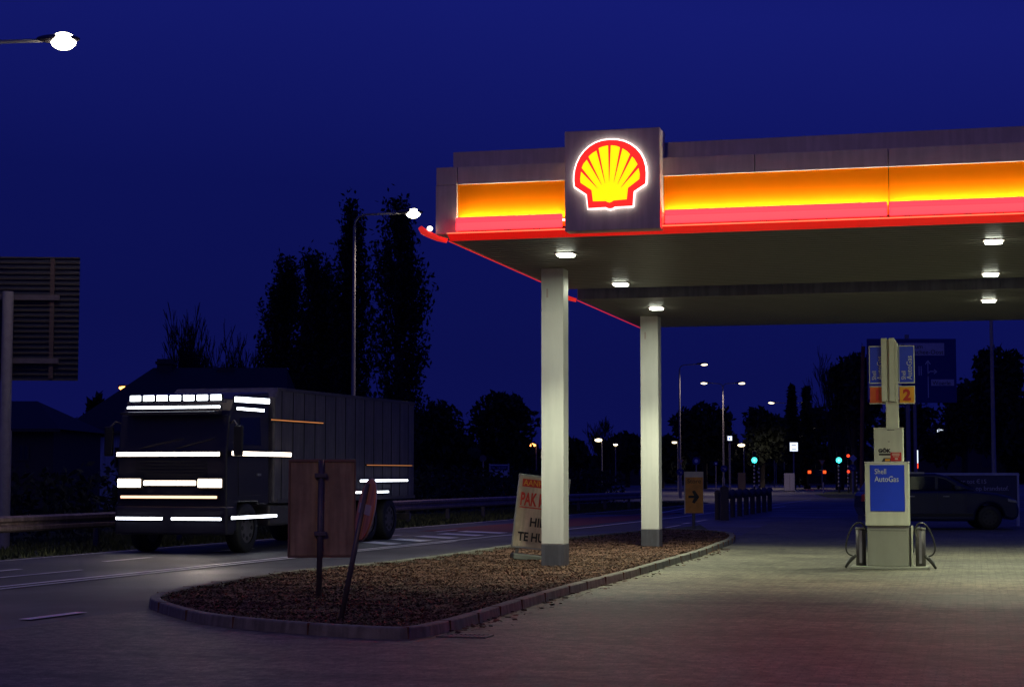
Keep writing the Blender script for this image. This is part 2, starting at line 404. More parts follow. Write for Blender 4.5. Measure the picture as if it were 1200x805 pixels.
# mulch as concentric rings rising to a gentle mound
cen = Vector((sum(xs)/len(xs), sum(ys)/len(ys)))
mv = []; mf = []
def mz(x, y):
    d = dist_edge(x, y)
    return .10-.06*min(1, d/.8)+.008*math.sin(x*5.1+y*2.3)+.008*math.sin(y*6.7-x*3)
sheet('mulch_edge', [(p.x, p.y) for p in inner], .03, M['mulchbase'])
gs = .22; idx = {}
nx = int((max(xs)-min(xs))/gs)+2; ny = int((max(ys)-min(ys))/gs)+2
for i in range(nx):
    for j in range(ny):
        x = min(xs)+i*gs; y = min(ys)+j*gs
        if inside(inner, x, y): idx[i, j] = len(mv); mv.append((x, y, mz(x, y)+rnd.uniform(-.012, .012)))
for (i, j) in list(idx):
    q = [(i, j), (i+1, j), (i+1, j+1), (i, j+1)]
    if all(k in idx for k in q): mf.append(tuple(idx[k] for k in q))
mb = MB(); mb.add(mv, mf); struct(mb.build('mulch_bed', M['mulchbase'], smooth=True))
cv = []; cf = []; k = 0
while k < 75000:
    x = rnd.uniform(min(xs), max(xs)); y = rnd.uniform(min(ys), max(ys))
    if not inside(inner, x, y): continue
    if y > 34 and rnd.random() < .5: continue
    k += 1
    z = mz(x, y)+rnd.uniform(0, .022); a = rnd.uniform(0, math.pi); ln = rnd.uniform(.007, .028); wd = rnd.uniform(.003, .010)
    u = Vector((math.cos(a), math.sin(a), rnd.uniform(-.6, .6)))*ln; q = Vector((-math.sin(a), math.cos(a), rnd.uniform(-.9, .9)))*wd; p = Vector((x, y, z))
    o = len(cv); cv += [p-u-q, p+u-q, p+u*.8+q, p-u+q]; cf.append((o, o+1, o+2, o+3))
# a few chips spilled over the kerb on the paving
for _ in range(380):
    i = rnd.randrange(6*6, 13*6); p0 = outl[i % N]; t = (outl[(i+1) % N]-p0).normalized(); nn = Vector((t.y, -t.x))*sg
    q2 = p0+t*rnd.uniform(0, .3)+nn*abs(rnd.gauss(0, .14)); a = rnd.uniform(0, math.pi); ln = rnd.uniform(.012, .035)
    u = Vector((math.cos(a), math.sin(a), 0))*ln; q = Vector((-math.sin(a), math.cos(a), rnd.uniform(-.8, .8)))*ln*.4; p = Vector((q2.x, q2.y, .028))
    o = len(cv); cv += [p-u-q, p+u-q, p+u+q, p-u+q]; cf.append((o, o+1, o+2, o+3))
me = bpy.data.meshes.new('wood_chips'); me.from_pydata(cv, [], cf); me.materials.append(M['chip'])
o = bpy.data.objects.new('wood_chips', me); C.objects.link(o); tag(o, 'loose brown wood chips covering the kerbed bed', 'wood chips', kind='stuff')

# grass blades on the verge by the guardrail
gv = []; gf = []
for _ in range(26000):
    L = rnd.uniform(-24, -19.15); S = 14+80*rnd.random()**1.4; x, y = RD(L, S); hh = rnd.uniform(.04, .16); a = rnd.uniform(0, 3.14); wd = .012+.0006*S
    o = len(gv); gv += [(x-wd*math.cos(a), y-wd*math.sin(a), 0), (x+wd*math.cos(a), y+wd*math.sin(a), 0), (x+rnd.uniform(-.06, .06), y+rnd.uniform(-.06, .06), hh)]; gf.append((o, o+1, o+2))
me = bpy.data.meshes.new('verge_grass'); me.from_pydata(gv, [], gf); me.materials.append(M['grassblade'])
o = bpy.data.objects.new('verge_grass', me); C.objects.link(o); tag(o, 'rough grass on the verge under the guardrail', 'grass', kind='stuff')

# ------------------------------------------------------------------ canopies
CX, CY = -.95, 26.75
def LC(lx, ly): return (CX+lx*math.cos(CT)+ly*math.sin(CT), CY-lx*math.sin(CT)+ly*math.cos(CT))
W = 20.0
def canopy(name, label, ly, depth, zs, lit, lights_y, cols, x0=0.0):
    t = thing(name, label, 'canopy', (*LC(x0, ly), 0), -CT)
    # soffit
    b = MB(); y = .10
    while y < depth-.03:
        b.box(.02, y, zs, W, min(y+.205, depth-.02), zs+.03); y += .25
    b.build('soffit', M['soffit'], t)
    b = MB().box(.02, .10 if not lit else .21, zs+.034, W, depth-.02, zs+.85 if not lit else 6.17); b.build('roof_deck', M['clad_dark'], t)
    if lit:
        MB().box(0, .22, 6.18, W, .5, 6.47).box(0, depth-.3, 6.18, W, depth, 6.47).box(0, .5, 6.18, .25, depth-.3, 6.47).build('parapet', M['clad'], t, bevel=.01)
        # upper cladding band, split in sheets
        b = MB(); xs_ = [-.2, .135, 1.84, 4.6, 6.485, 9.8, 13.2, 16.6, W]
        for a, c in zip(xs_[:-1], xs_[1:]): b.box(a+.006, -.02, 5.93, c-.006, .2, 6.2)
        b.box(-.2, -.02, 5.19, .13, .2, 5.927)
        b.box(-.2, .2, 5.19, .015, depth, 6.2)
        b.build('cladding', M['clad'], t, bevel=.006)
        # recessed back panels and lamp bars
        for a, c in ((.135, 1.84), (3.265, 6.485), (6.487, 9.80), (9.802, 13.1), (13.102, 16.5), (16.502, W)):
            a0 = a+.004; c0 = c-.004
            prof_ = [(.04, 5.26), (.038, 5.42), (.035, 5.52), (.032, 5.62), (.028, 5.73), (.023, 5.84), (.017, 5.928)]
            b = MB(); v = [(a0, p, z) for p, z in prof_]+[(c0, p, z) for p, z in prof_]; k = len(prof_)
            b.add(v, [(i, i+1, k+i+1, k+i) for i in range(k-1)])
            b.build('yellow_panel', M['yellow_panel'], t, smooth=True)
            ex = .06 if c == 1.84 else .015
            bar = MB().box(a0+(.03 if a > 3 and a < 4 else 0), -.13, 5.215, c0-ex, -.08, 5.42).build('lamp_bar', M['pink_lens'], t, bevel=.018, seg=3)
            MB().cyl((a0+.03, -.02, 5.34), (c0-.03, -.02, 5.34), .016, n=8).build('tube', M['tube'], bar)
            MB().box(a0, -.07, 5.192, c0, .06, 5.205).build('tray', M['yellow_panel'], bar)
            lamp('strip_light', 'AREA', bar, ((a0+c0)/2, -.032, 5.385), 6.8*(c0-a0), (1, .97, .7), rot=(R(180-8), 0, 0), size=c0-a0-.05, sizey=.03)
            lamp('bar_light', 'AREA', bar, ((a0+c0)/2, -.145, 5.30), 21*(c0-a0), (1, .006, .005), rot=(R(62), 0, 0), size=c0-a0-.05, sizey=.13)
        b = MB()
        b.prism([(-.10, 5.188), (.09, 5.095), (.09, 5.188)], .0, W, 'x'); b.build('underside_strip', M['red_edge'], t)
        MB().box(0, -.118, 5.178, W, -.103, 5.195).build('drip_edge', M['drip'], t)
        # sign box with emblem
        sb = MB().box(1.845, -.26, 5.13, 3.26, .19, 6.61).build('sign_box', M['clad'], t, bevel=.012)
        def Q(zx, zy): return (1.845+(zx-43)*.002035, 6.605-(zy-38)*.00206)
        out = [(125, 440), (121, 400), (122, 360), (128, 320), (142, 275), (165, 230), (195, 192), (232, 160), (275, 136), (325, 121), (380, 117), (435, 121), (485, 134), (530, 156), (570, 187), (602, 225), (624, 268), (637, 315), (641, 360), (640, 400), (638, 437),
               (553, 490), (545, 592), (415, 594), (400, 603), (382, 606), (365, 603), (350, 595), (222, 598), (212, 500)]
        cx = 380; cy = 380
        halo_ = []
        NN = len(out)
        for i in range(NN):
            p = Vector(out[i]); tt = (Vector(out[(i+1) % NN])-Vector(out[i-1])).normalized(); nn = Vector((tt.y, -tt.x)); halo_.append(p+nn*11)
        ha = MB().prism([Q(*p) for p in halo_], -.31, -.285).build('halo_plate', M['halo'], sb)
        MB().prism([Q(*p) for p in out], -.33, -.312).build('emblem', M['em_red'], sb)
        yel = [(165, 385), (168, 415), (248, 470), (258, 550), (350, 552), (365, 560), (380, 564), (395, 558), (408, 550), (503, 545), (512, 465), (595, 405), (598, 370), (590, 330), (582, 300), (560, 262), (533, 232), (508, 205), (475, 183), (455, 174), (430, 163), (400, 158), (360, 158), (330, 163), (304, 172), (290, 188), (260, 203), (232, 225), (214, 252), (188, 282), (178, 305), (172, 335)]
        MB().prism([Q(*p) for p in yel], -.334, -.331).build('emblem_shell', M['em_yel'], sb)
        b = MB()
        for (ox, oy), (ax, ay), wd in (((170, 318), (292, 460), 11), ((216, 235), (322, 435), 11), ((291, 176), (347, 425), 10), ((380, 150), (377, 415), 10), ((468, 168), (411, 420), 10), ((542, 224), (438, 435), 11), ((594, 306), (462, 460), 12)):
            d = Vector((ax-ox, ay-oy)).normalized(); q = Vector((-d.y, d.x))
            pts = [Vector((ox, oy))+q*wd, Vector((ax, ay))+q*1.5, Vector((ax, ay))-q*1.5, Vector((ox, oy))-q*wd]
            b.prism([Q(*p) for p in pts], -.338, -.3345)
        b.build('emblem_rib', M['em_red'], sb)
    else:
        b = MB()
        for a in range(0, 20, 4): b.box(a+.006, -.02, zs+.0, a+3.994, .095, zs+.8)
        b.box(0, .1, zs+.02, .018, depth, zs+.8)
        b.build('cladding', M['clad_dark'], t, bevel=.006)
    # red edge light along the left side and its rounded front end
    MB().cyl((-.01, .05, zs-.012), (-.01, depth, zs-.012), .010, n=8).build('edge_light', M['red_trim'], t)
    nb = MB().tube([(-.42, -.10, zs+.19), (-.37, -.10, zs+.13), (-.29, -.09, zs+.085), (-.15, -.08, zs+.02), (-.01, -.06, zs-.02)], .05, 10, rs=[.035, .052, .05, .042, .036]).build('corner_bumper', M['red_trim'], t, smooth=True)
    MB().ell((-.27, -.09, zs+.17), .045, .045, .04).build('corner_lamp', M['halo'], nb, smooth=True)
    for lx in (1.35-x0, 7.93-x0, 14.5-x0):
        for y in lights_y:
            fx = MB().box(lx-.16, y-.16, zs-.02, lx+.16, y+.16, zs).build('downlight', M['clad'], t, bevel=.006)
            MB().box(lx-.125, y-.125, zs-.055, lx+.125, y+.125, zs-.021).build('lens', M['lamp'], fx, bevel=.012)
            lamp('downlight_lamp', 'AREA', fx, (lx, y, zs-.075), 52, (.95, 1, .74), size=.22, spread=R(178))
            lamp('downlight_beam', 'SPOT', fx, (lx, y, zs-.08), 800, (.95, 1, .68), size=.12, cone=R(104))
    for lx, y in cols:
        z0 = .08
        c = MB().box(lx-.195, y-.195, z0+.33, lx+.195, y+.195, zs).build('column', M['white'], t, bevel=.012)
        MB().box(lx-.199, y-.199, z0-.06, lx+.199, y+.199, z0+.329).build('column_base', M['plinth'], c, bevel=.008)
        MB().box(lx-.10, y-.199, zs-.5, lx-.07, y-.195, zs-.35).build('inspection_plate', M['clad'], c)
    return t
cx0 = G(649, 667, .08)
can1 = canopy('station_canopy', 'large flat forecourt canopy with glowing orange fascia and lit shell emblem', 0, 7.5, 5.1, True, (2.0, 6.6), ((.66, 4.2), (14.6, 4.2)))
can2 = canopy('station_canopy', 'second unlit canopy roof behind the glowing one, with dark fascia', 8.5, 7.0, 5.0, False, (1.95,), ((.72, 4.15), (14.6, 4.15)), x0=.12)
can1['group'] = can2['group'] = 'canopies of the filling station'

# ------------------------------------------------------------------ LPG pump
px_, py_ = G(1042, 667)
pm = thing('fuel_pump', 'beige fuel pump with blue panel and two flag signs above', 'fuel pump', (px_, py_, .012), -CT)
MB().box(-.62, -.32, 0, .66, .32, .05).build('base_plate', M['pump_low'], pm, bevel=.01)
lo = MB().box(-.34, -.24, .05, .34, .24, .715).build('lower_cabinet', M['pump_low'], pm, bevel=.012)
MB().box(-.30, -.243, .64, .30, -.241, .648).build('panel_seam', M['pump_dark'], lo)
MB().box(.345, -.2, .05, .365, .2, .70).build('side_gap', M['pump_dark'], lo)
MB().box(.375, -.2, .05, .40, .2, .72).build('side_panel', M['pump'], pm, bevel=.005)
up = MB().box(-.365, -.28, .72, .35, .28, 1.775).build('upper_cabinet', M['pump'], pm, bevel=.02, seg=3)
MB().box(-.28, -.292, .965, .285, -.279, 1.735).build('blue_panel', M['blue'], up, bevel=.006)
text('lettering', 'Shell', .125, M['text_pale'], up, -.205, -.296, 1.585, sx=.85)
text('lettering', 'AutoGas', .135, M['text_pale'], up, -.205, -.296, 1.455, sx=.82)
MB().box(-.37, -.285, 1.776, .355, .285, 1.79).build('top_lip', M['white'], up)
tp = MB().box(-.21, -.2, 1.79, .265, .2, 2.345).build('top_cabinet', M['pump'], pm, bevel=.012)
MB().box(-.215, -.205, 2.345, .27, .205, 2.36).build('lid', M['pump'], tp)
MB().box(.01, -.205, 2.315, .13, -.2, 2.325).build('latch', M['pump_dark'], tp); MB().box(.02, -.204, 2.12, .05, -.2, 2.13).build('keyhole', M['pump_dark'], tp)
text('lettering', 'GÖK', .085, M['text_black'], tp, -.14, -.204, 1.945, sx=1.05, bold=.004)
MB().box(-.13, -.203, 1.895, .06, -.2, 1.925).build('badge', M['text_black'], tp)
st_ = MB().box(.06, -.215, 1.80, .235, -.205, 1.945).build('red_notice', M['red_sticker'], tp)
MB().box(.085, -.2175, 1.915, .21, -.2155, 1.928).box(.085, -.2175, 1.895, .21, -.2155, 1.905).box(.10, -.2175, 1.87, .2, -.2155, 1.88).box(.13, -.2175, 1.825, .18, -.2155, 1.85).build('notice_print', M['signwhite'], st_)
MB().prism([(-.09, 1.79), (-.05, 1.85), (.06, 1.85), (.06, 1.79)], -.23, -.21).build('small_display', M['pump_dark'], tp)
MB().box(-.03, -.234, 1.80, .05, -.231, 1.835).build('display_label', M['orange_plate'], tp)
MB().box(-.01, -.09, 2.36, .195, .09, 2.85).build('post', M['pump'], pm, bevel=.008)
b = MB().box(-.075, -.12, 2.80, .02, -.03, 3.87).box(.055, -.16, 2.80, .145, -.03, 3.87).box(.02, -.08, 2.80, .055, -.03, 3.85).prism([(.145, 2.80), (.18, 2.76), (.195, 2.80), (.195, 3.78), (.145, 3.85)], -.12, .09)
b.box(-.075, -.03, 2.80, .145, .09, 3.84)
b.build('mast', M['pump'], pm, bevel=.01)
for sx_, x0, x1, num, pmat, tm in ((1, .215, .46, '2', 'orange_plate', 'text_red'), (-1, -.275, -.03, '1', 'red_plate', 'text_red')):
    yy = .0
    fl = MB().box(x0, yy, 3.125, x1, yy+.05, 3.73).build('flag_sign', M['blue'], pm)
    MB().box(x0-.008, yy-.008, 3.73, x1+.008, yy+.055, 3.745).box(x0-.008, yy-.008, 3.11, x1+.008, yy+.055, 3.125).box(x1-.004, yy-.008, 3.125, x1+.008, yy+.055, 3.73).box(x0-.008, yy-.008, 3.125, x0+.004, yy+.055, 3.73).build('frame', M['pump'], fl)
    text('lettering', 'Shell', .10, M['text_pale'], fl, x0+.105, yy-.006, 3.17, rotz2=R(90), sx=.82)
    text('lettering', 'AutoGas', .125, M['text_pale'], fl, x0+.21, yy-.006, 3.17, rotz2=R(90), sx=.90)
    np_ = MB().box(x0, yy, 2.78, x1, yy+.05, 3.05).build('number_plate', M[pmat], pm)
    MB().box(x0-.008, yy-.008, 3.05, x1+.008, yy+.055, 3.065).box(x0-.008, yy-.008, 2.765, x1+.008, yy+.055, 2.78).box(x1-.003, yy-.008, 2.78, x1+.008, yy+.055, 3.05).build('frame', M['pump'], np_)
    text('number', num, .25, M[tm], np_, (x0+x1)/2, yy-.006, 2.83, align='CENTER', bold=.012)
    MB().box(min(x0, .0), .02, 3.2, max(x1, .0)-.02, .04, 3.22) if False else None
for sgn in (-1, 1):
    bx = -.46 if sgn < 0 else .52
    cb = MB().cyl((bx, 0, .05), (bx, 0, .66), .085, n=20).build('hose_bollard', M['darksteel'], pm, smooth=True)
    MB().cyl((bx, 0, .66), (bx, 0, .69), .092, n=20).build('cap', M['pump_low'], cb)
    MB().box(bx-.02, -.10, .1, bx+.02, -.086, .64).build('rail', M['steel'], cb)
    hx = bx+sgn*.03
    hs = [(bx-sgn*.12, -.1, .28), (bx-sgn*.125, -.12, .5), (bx-sgn*.08, -.13, .68), (bx+sgn*.0, -.15, .77), (bx+sgn*.11, -.16, .72), (bx+sgn*.2, -.16, .55), (bx+sgn*.24, -.16, .36), (bx+sgn*.2, -.16, .25), (bx+sgn*.08, -.16, .20)]
    hs = [Vector(p) for p in hs]; fine = []
    for i in range(len(hs)-1):
        p0, p1, p2, p3 = hs[max(i-1, 0)], hs[i], hs[i+1], hs[min(i+2, len(hs)-1)]
        for j in range(5):
            t_ = j/5; fine.append(.5*((2*p1)+(-p0+p2)*t_+(2*p0-5*p1+4*p2-p3)*t_*t_+(-p0+3*p1-3*p2+p3)*t_**3))
    fine.append(hs[-1])
    MB().tube(fine, .014, 8).build('hose', M['hose'], pm, smooth=True)
    nz_ = MB().tube([(bx+sgn*.07, -.16, .23), (bx+sgn*.14, -.17, .17), (bx+sgn*.2, -.18, .10), (bx+sgn*.25, -.19, .02)], .02, 8, rs=[.026, .032, .026, .02]).build('nozzle', M['hose'], pm, smooth=True)
    MB().tube([(bx+sgn*.10, -.16, .24), (bx+sgn*.19, -.17, .18), (bx+sgn*.235, -.185, .10)], .008, 6).build('trigger', M['steel'], nz_)
    MB().tube([(bx-sgn*.11, -.12, .62), (bx-sgn*.13, -.13, .55), (bx-sgn*.135, -.13, .46)], .016, 8).build('hose_swivel', M['steel'], pm, smooth=True)

# ------------------------------------------------------------------ sign boards on the bed
x, y = G(374, 693, .12)
sg1 = thing('sign_board', 'brown sign board seen from behind, clamped to a steel post in the mulch', 'sign', (x, y, .1), R(8))
sc = y/2100
def zz(py): return PZ(py, y)-.1
bd = MB().box(-.375, -.012, zz(651), .435, .012, zz(541)).build('panel', M['board'], sg1, bevel=.01)
MB().box(-.395, -.03, zz(541), .45, .015, zz(538)).box(-.395, -.03, zz(653), .45, .015, zz(651)).box(-.395, -.03, zz(651), -.375, .015, zz(541)).box(.43, -.03, zz(651), .45, .015, zz(541)).build('frame', M['frame_brown'], bd, bevel=.006)
MB().cyl((-.005, -.055, -.15), (.012, -.055, zz(539)), .036, n=14).build('post', M['darksteel'], sg1, smooth=True)
for py in (557, 625): MB().box(-.07, -.10, zz(py)-.028, .085, -.018, zz(py)+.028).build('clamp', M['darksteel'], sg1, bevel=.008)

x, y = G(401, 716, .12)
ne = thing('no_entry_sign', 'round no entry sign turned nearly edge on, on a leaning post', 'sign', (x, y, .1))
ne.rotation_euler = (0, R(11), R(0))
MB().cyl((0, 0, -.1), (0, 0, 1.42), .03, n=14).build('post', M['darksteel'], ne, smooth=True)
zc = 1.14; face = bpy.data.objects.new('disc', None)
def disc_mesh(r, t0, t1, n_=40): return MB().cyl((0, t0, 0), (0, t1, 0), r, n=n_)
dm = disc_mesh(.335, -.045, -.03).build('disc', M['signred'], ne, loc=(.065, 0, zc), rot=(0, 0, R(-71)))
disc_mesh(.345, -.029, -.018).build('rim', M['signwhite'], dm)
MB().box(-.25, -.049, -.05, .25, -.0455, .06).build('bar', M['signwhite'], dm)
MB().box(-.1, -.018, -.03, .1, .02, .03).build('bracket', M['darksteel'], dm)

x, y = PX(627.5, 32.6), 32.6
ab = thing('pavement_sign', 'leaning cream board advertising hire, standing behind the front column', 'sign', (x, y, .03))
ab.rotation_euler = (0, R(6.5), R(6))
W2 = .445
pn = MB().box(-W2, -.02, .23, W2, .02, 1.5).build('panel', M['aboard'], ab, bevel=.006)
MB().box(-W2-.025, -.035, 1.5, W2+.025, .035, 1.53).box(-W2-.025, -.035, .20, W2+.025, .035, .23).box(-W2-.025, -.035, .23, -W2, .035, 1.5).box(W2, -.035, .23, W2+.025, .035, 1.5).build('frame', M['steel'], pn, bevel=.006)
MB().box(-W2+.05, -.024, 1.31, W2-.05, -.021, 1.45).build('header', M['text_red'], pn)
text('lettering', 'AANHANGERS', .15, M['text_yellow'], pn, -W2+.07, -.028, 1.335, sx=.86)
text('lettering', 'PAK MEE', .32, M['text_red'], pn, -W2+.04, -.026, .98, sx=.50, bold=.010)
MB().box(-W2+.04, -.0245, .93, W2-.04, -.021, .95).build('underline', M['text_red'], pn)
text('lettering', 'HIER', .22, M['text_black'], pn, -.19, -.026, .61, bold=.006, sx=.85)
text('lettering', 'TE HUUR', .22, M['text_black'], pn, -W2+.07, -.026, .34, bold=.006, sx=.78)
for s_ in (-.36, .36): MB().box(s_-.03, -.02, .0, s_+.03, .02, .20).build('leg', M['darksteel'], ab)
MB().prism([(-.28, 0), (-.22, .1), (.22, .1), (.28, 0)], -W2, W2, 'x').build('rubber_foot', M['rubber'], ab, bevel=.02)

x, y = G(813, 624, .0)
ar = thing('arrow_sign', 'narrow ochre sign with a dark right arrow on a short post', 'sign', (x, y, 0), R(-8))
sc = y/2100
pn = MB().box(-.22, -.03, PZ(601, y), .26, .03, PZ(559, y)).build('panel', M['orange_plate'], ar)
M['ochre'] = mat('ochre_panel', (.62, .26, .04), .6, noise=.2); pn.data.materials[0] = M['ochre']
MB().box(-.25, -.04, PZ(559, y), .27, .04, PZ(552.5, y)).box(-.25, -.035, PZ(602, y), -.22, .035, PZ(559, y)).box(.26, -.035, PZ(602, y), .27, .035, PZ(559, y)).build('casing', M['signwhite'], pn)
MB().cyl((0, .02, 0), (0, .02, PZ(601, y)), .045, n=12).build('post', M['darksteel'], ar)
az = PZ(582, y)
MB().prism([(-.14, az-.03), (-.14, az+.035), (.02, az+.035), (-.04, az+.15), (.03, az+.18), (.16, az), (.03, az-.18), (-.04, az-.15), (.02, az-.03)], -.036, -.031).build('arrow', M['text_black'], pn)
text('lettering', 'Store', .17, M['text_black'], pn, .02, -.034, PZ(566, y), align='CENTER')

# ------------------------------------------------------------------ timber barrier
x, y = G(870, 604)
tb = thing('timber_barrier', 'row of dark timber posts joined by a thick sagging rail', 'barrier', (x, y, 0))
p0 = Vector(G(841, 609)); p1 = Vector(G(902, 599)); loc = Vector((x, y))
NP = 9
for i in range(NP):
    q = p0.lerp(p1, i/(NP-1))-loc
    MB().cyl((q.x, q.y, -.1), (q.x, q.y, .95), .10, n=10).build('post', M['wood'], tb, bevel=.015)
rb = MB()
for i in range(NP-1):
    a = p0.lerp(p1, i/(NP-1))-loc; c = p0.lerp(p1, (i+1)/(NP-1))-loc
    rb.tube([(a.x, a.y-.03, .92), ((a.x+c.x)/2, (a.y+c.y)/2-.03, .80), (c.x, c.y-.03, .92)], .12, 8)
rb.build('rail', M['wood'], tb)
x, y = G(849, 609.5)
bo = thing('marker_post', 'tall dark square post standing in front of the timber barrier', 'post', (x, y, 0))
MB().box(-.14, -.14, 0, .14, .14, 1.12).build('shaft', M['wood'], bo, bevel=.02); MB().prism([(-.15, 1.12), (.15, 1.12), (0, 1.2)], -.15, .15).build('cap', M['wood'], bo)

# ------------------------------------------------------------------ guardrail
gr = thing('guardrail', 'long steel crash barrier along the far side of the road', 'guardrail', (*RD(-20.3, 30), 0), -TH)
b = MB(); prof_ = [(0, .44), (.055, .48), (.055, .54), (0, .58), (0, .62), (.055, .66), (.055, .72), (0, .76)]
segs = [(0, -24), (0, 26), (.05, 34), (.3, 42), (.9, 52)]
v = []
for L, S in segs:
    for p, z in prof_: v.append((L+p, S, z))
k = len(prof_); f = [(i*k+j, i*k+j+1, (i+1)*k+j+1, (i+1)*k+j) for i in range(len(segs)-1) for j in range(k-1)]
M['rail'] = mat('rail_steel', (.34, .25, .23), .5, metal=.3, noise=.25, grime=.3)
b.add(v, f); o = b.build('rail', M['rail'], gr)
sm = o.modifiers.new('thick', 'SOLIDIFY'); sm.thickness = .006
for i in range(20):
    S = -22+i*3.8; L = 0 if S < 30 else max(0, (S-30)*.04-.1)
    MB().box(L-.14, S-.03, -.2, L-.02, S+.03, .74).build('post', M['darksteel'], gr)

# ------------------------------------------------------------------ street lamps
def street_lamp(name, label, x, y, h, arm, right=1, m='street', group='tall street lamps along the road', double=False, r=.075, power=0, lrot=(0, 0, 0), lcol=(1, .80, .62), lcone=150, bowl=(.24, .13, .10)):
    t = thing(name, label, 'street lamp', (x, y, 0), 0, group)
    MB().cyl((0, 0, 0), (0, 0, 1.3), r*1.45, n=12).cyl((0, 0, 1.3), (0, 0, h-.35), r, r*.6, n=12).build('pole', M['pole'], t, smooth=False)
    MB().box(-.06, -r*1.5, .5, .06, -r*1.4, .9).build('door', M['darksteel'], t)
    for d in ((right, -right) if double else (right,)):
        MB().tube([(0, 0, h-.42), (d*.03, 0, h-.2), (d*.12, 0, h-.06), (d*.3, 0, h+.02), (d*(arm-.3), 0, h+.07)], r*.5, 8).build('arm', M['pole'], t, smooth=True)
        lm = MB().ell((d*arm, 0, h+.10), .42, .17, .085).build('luminaire', M['poledark'], t, smooth=True)
        MB().ell((d*(arm+.1), 0, h+.055), *bowl).build('lens', M[m], lm, smooth=True)
        if power: lamp('street_light', 'SPOT', lm, (d*(arm+.1), 0, h-.1), power, lcol, rot=lrot, size=.15, cone=R(lcone))
    return t
def slamp(label, px_l, py_l, px_pole, d, **k):
    X = PX(px_pole, d); Xl = PX(px_l, d); h = PZ(py_l, d)-.05
    return street_lamp('street_lamp', label, X, d, h, abs(Xl-X)-.1, right=1 if Xl > X else -1, **k)
slamp('nearest street lamp, its lit head reaching in at top left', 65, 49, -75, 33.7, power=450, bowl=(.24, .2, .17))
street_lamp('street_lamp', 'added unseen street lamp behind the viewer, lighting the sign boards', -7.5, 3.5, 9.7, 1.6, power=1050, lrot=(R(72), 0, R(-25)), lcol=(1, .62, .42), lcone=60)  # added out of view to light the brown board and no-entry sign
slamp('slim street lamp with lit head in front of the poplars', 483, 250.5, 413.5, 56, power=700, bowl=(.22, .2, .15))
slamp('twin-armed street lamp nearest beyond the second column', 826, 427, 797, 121, m='street_far', bowl=(.24, .16, .09), power=900)
slamp('middle twin-armed street lamp, between second column and pump', 870, 449, 848, 151, m='street_far', double=True, bowl=(.28, .18, .10), power=900)
slamp('farthest twin-armed street lamp, beside the lit white square sign', 945, 472, 925, 195, m='street_far', double=True, bowl=(.32, .18, .11), power=1200)
slamp('tall dark street lamp behind the parked car, head hidden by the canopy', 1130, 250, 1165, 60, m='poledark', group='tall street lamps along the road')

def lantern(label, px, py, pole_dx, d, m='street_far', sz=.16, group='small lanterns in the distance'):
    X = PX(px, d); h = PZ(py, d)
    t = thing('lamp_post', label, 'street lamp', (X+pole_dx*d/2100, d, 0), 0, group)
    MB().cyl((0, 0, 0), (0, 0, h+.05), .06, .045, n=8).build('pole', M['pole'], t)
    dx = -pole_dx*d/2100
    if abs(dx) > .1: MB().cyl((0, 0, h+.05), (dx, 0, h+.12), .03, n=6).build('arm', M['pole'], t)
    hd = MB().box(dx-sz*1.6, -.12, h+.06, dx+sz*1.6, .12, h+.16).build('luminaire', M['poledark'], t, bevel=.02)
    MB().ell((dx, 0, h), sz*1.5, sz, sz*.7, 10, 6).build('lens', M[m], hd, smooth=True)
    return t
lantern('low lamp left of the white-framed information board', 505, 528, 1, 225, sz=.2)
l2 = lantern('orange lamp just left of the leaning cream board', 623.5, 521.5, 5, 184, m='sodium', sz=.26)
lantern('brighter lamp in the gap between the two columns', 701.5, 515.5, 4, 156, sz=.22)
lantern('fainter lamp in the gap between the two columns', 721.5, 521, 0, 179, sz=.15)
lantern('upper lamp left of the nearest twin-armed street lamp', 790.5, 518.3, 4, 165, sz=.15)
lantern('lower lamp left of the nearest twin-armed street lamp', 794.5, 534, 3, 270, sz=.2)
lantern('lamp directly above left of the left green signal', 869, 521.5, 3, 180, sz=.24)
lantern('lamp just right of the left green signal', 895, 528.5, 0, 225, sz=.2)
lantern('upper lamp of the cluster right of the left green signal', 907.5, 526.7, 0, 220, sz=.24)
lantern('middle lamp of the cluster right of the left green signal', 909.5, 531.5, 0, 260, sz=.27)
lantern('right lamp of the cluster, beside the lit white square sign', 919, 533, 0, 280, sz=.25)
lantern('lamp at the far right above the parked car', 1190, 522.5, -3, 185, sz=.14)
lantern('orange lamp above the roof of the white house', 143.5, 454.5, -2, 92, m='sodium', sz=.17)
lantern('tiny warm lamp beside the poplar trunks', 420.5, 440.5, -2, 112, sz=.13)

# ------------------------------------------------------------------ large road sign, seen from behind (left)
M['backpanel'] = mat('sign_back', (.03, .035, .07), .6, noise=.2)
d = 38.0
bs = thing('road_sign', 'back of a large ribbed road sign on a thick pole beside the guardrail', 'road sign', (PX(8, d), d, 0), R(4))
zt, zb = PZ(302, d), PZ(445, d); xl = -1.6; xr = PX(88, d)-PX(8, d)
pn = MB().box(xl, .02, zb, xr, .03, zt).build('panel', M['backpanel'], bs)
b = MB(); nr = 23
for i in range(nr+1):
    z = zb+(zt-zb)*i/nr; b.box(xl, -.025, z-.014, xr, .0198, z+.014)
b.build('rib', M['wood'], pn)
M['brownrib'] = mat('brown_channel', (.09, .06, .06), .6)
for xx in (PX(57, d)-PX(8, d), -.9): MB().box(xx-.045, -.07, zb+.02, xx+.045, -.026, zt-.02).build('channel', M['brownrib'], bs)
MB().box(-1.5, -.12, PZ(352, d), 1.05, -.072, PZ(346, d)).box(-1.5, -.12, PZ(426, d), 1.05, -.072, PZ(420, d)).build('brace', M['poledark'], bs)
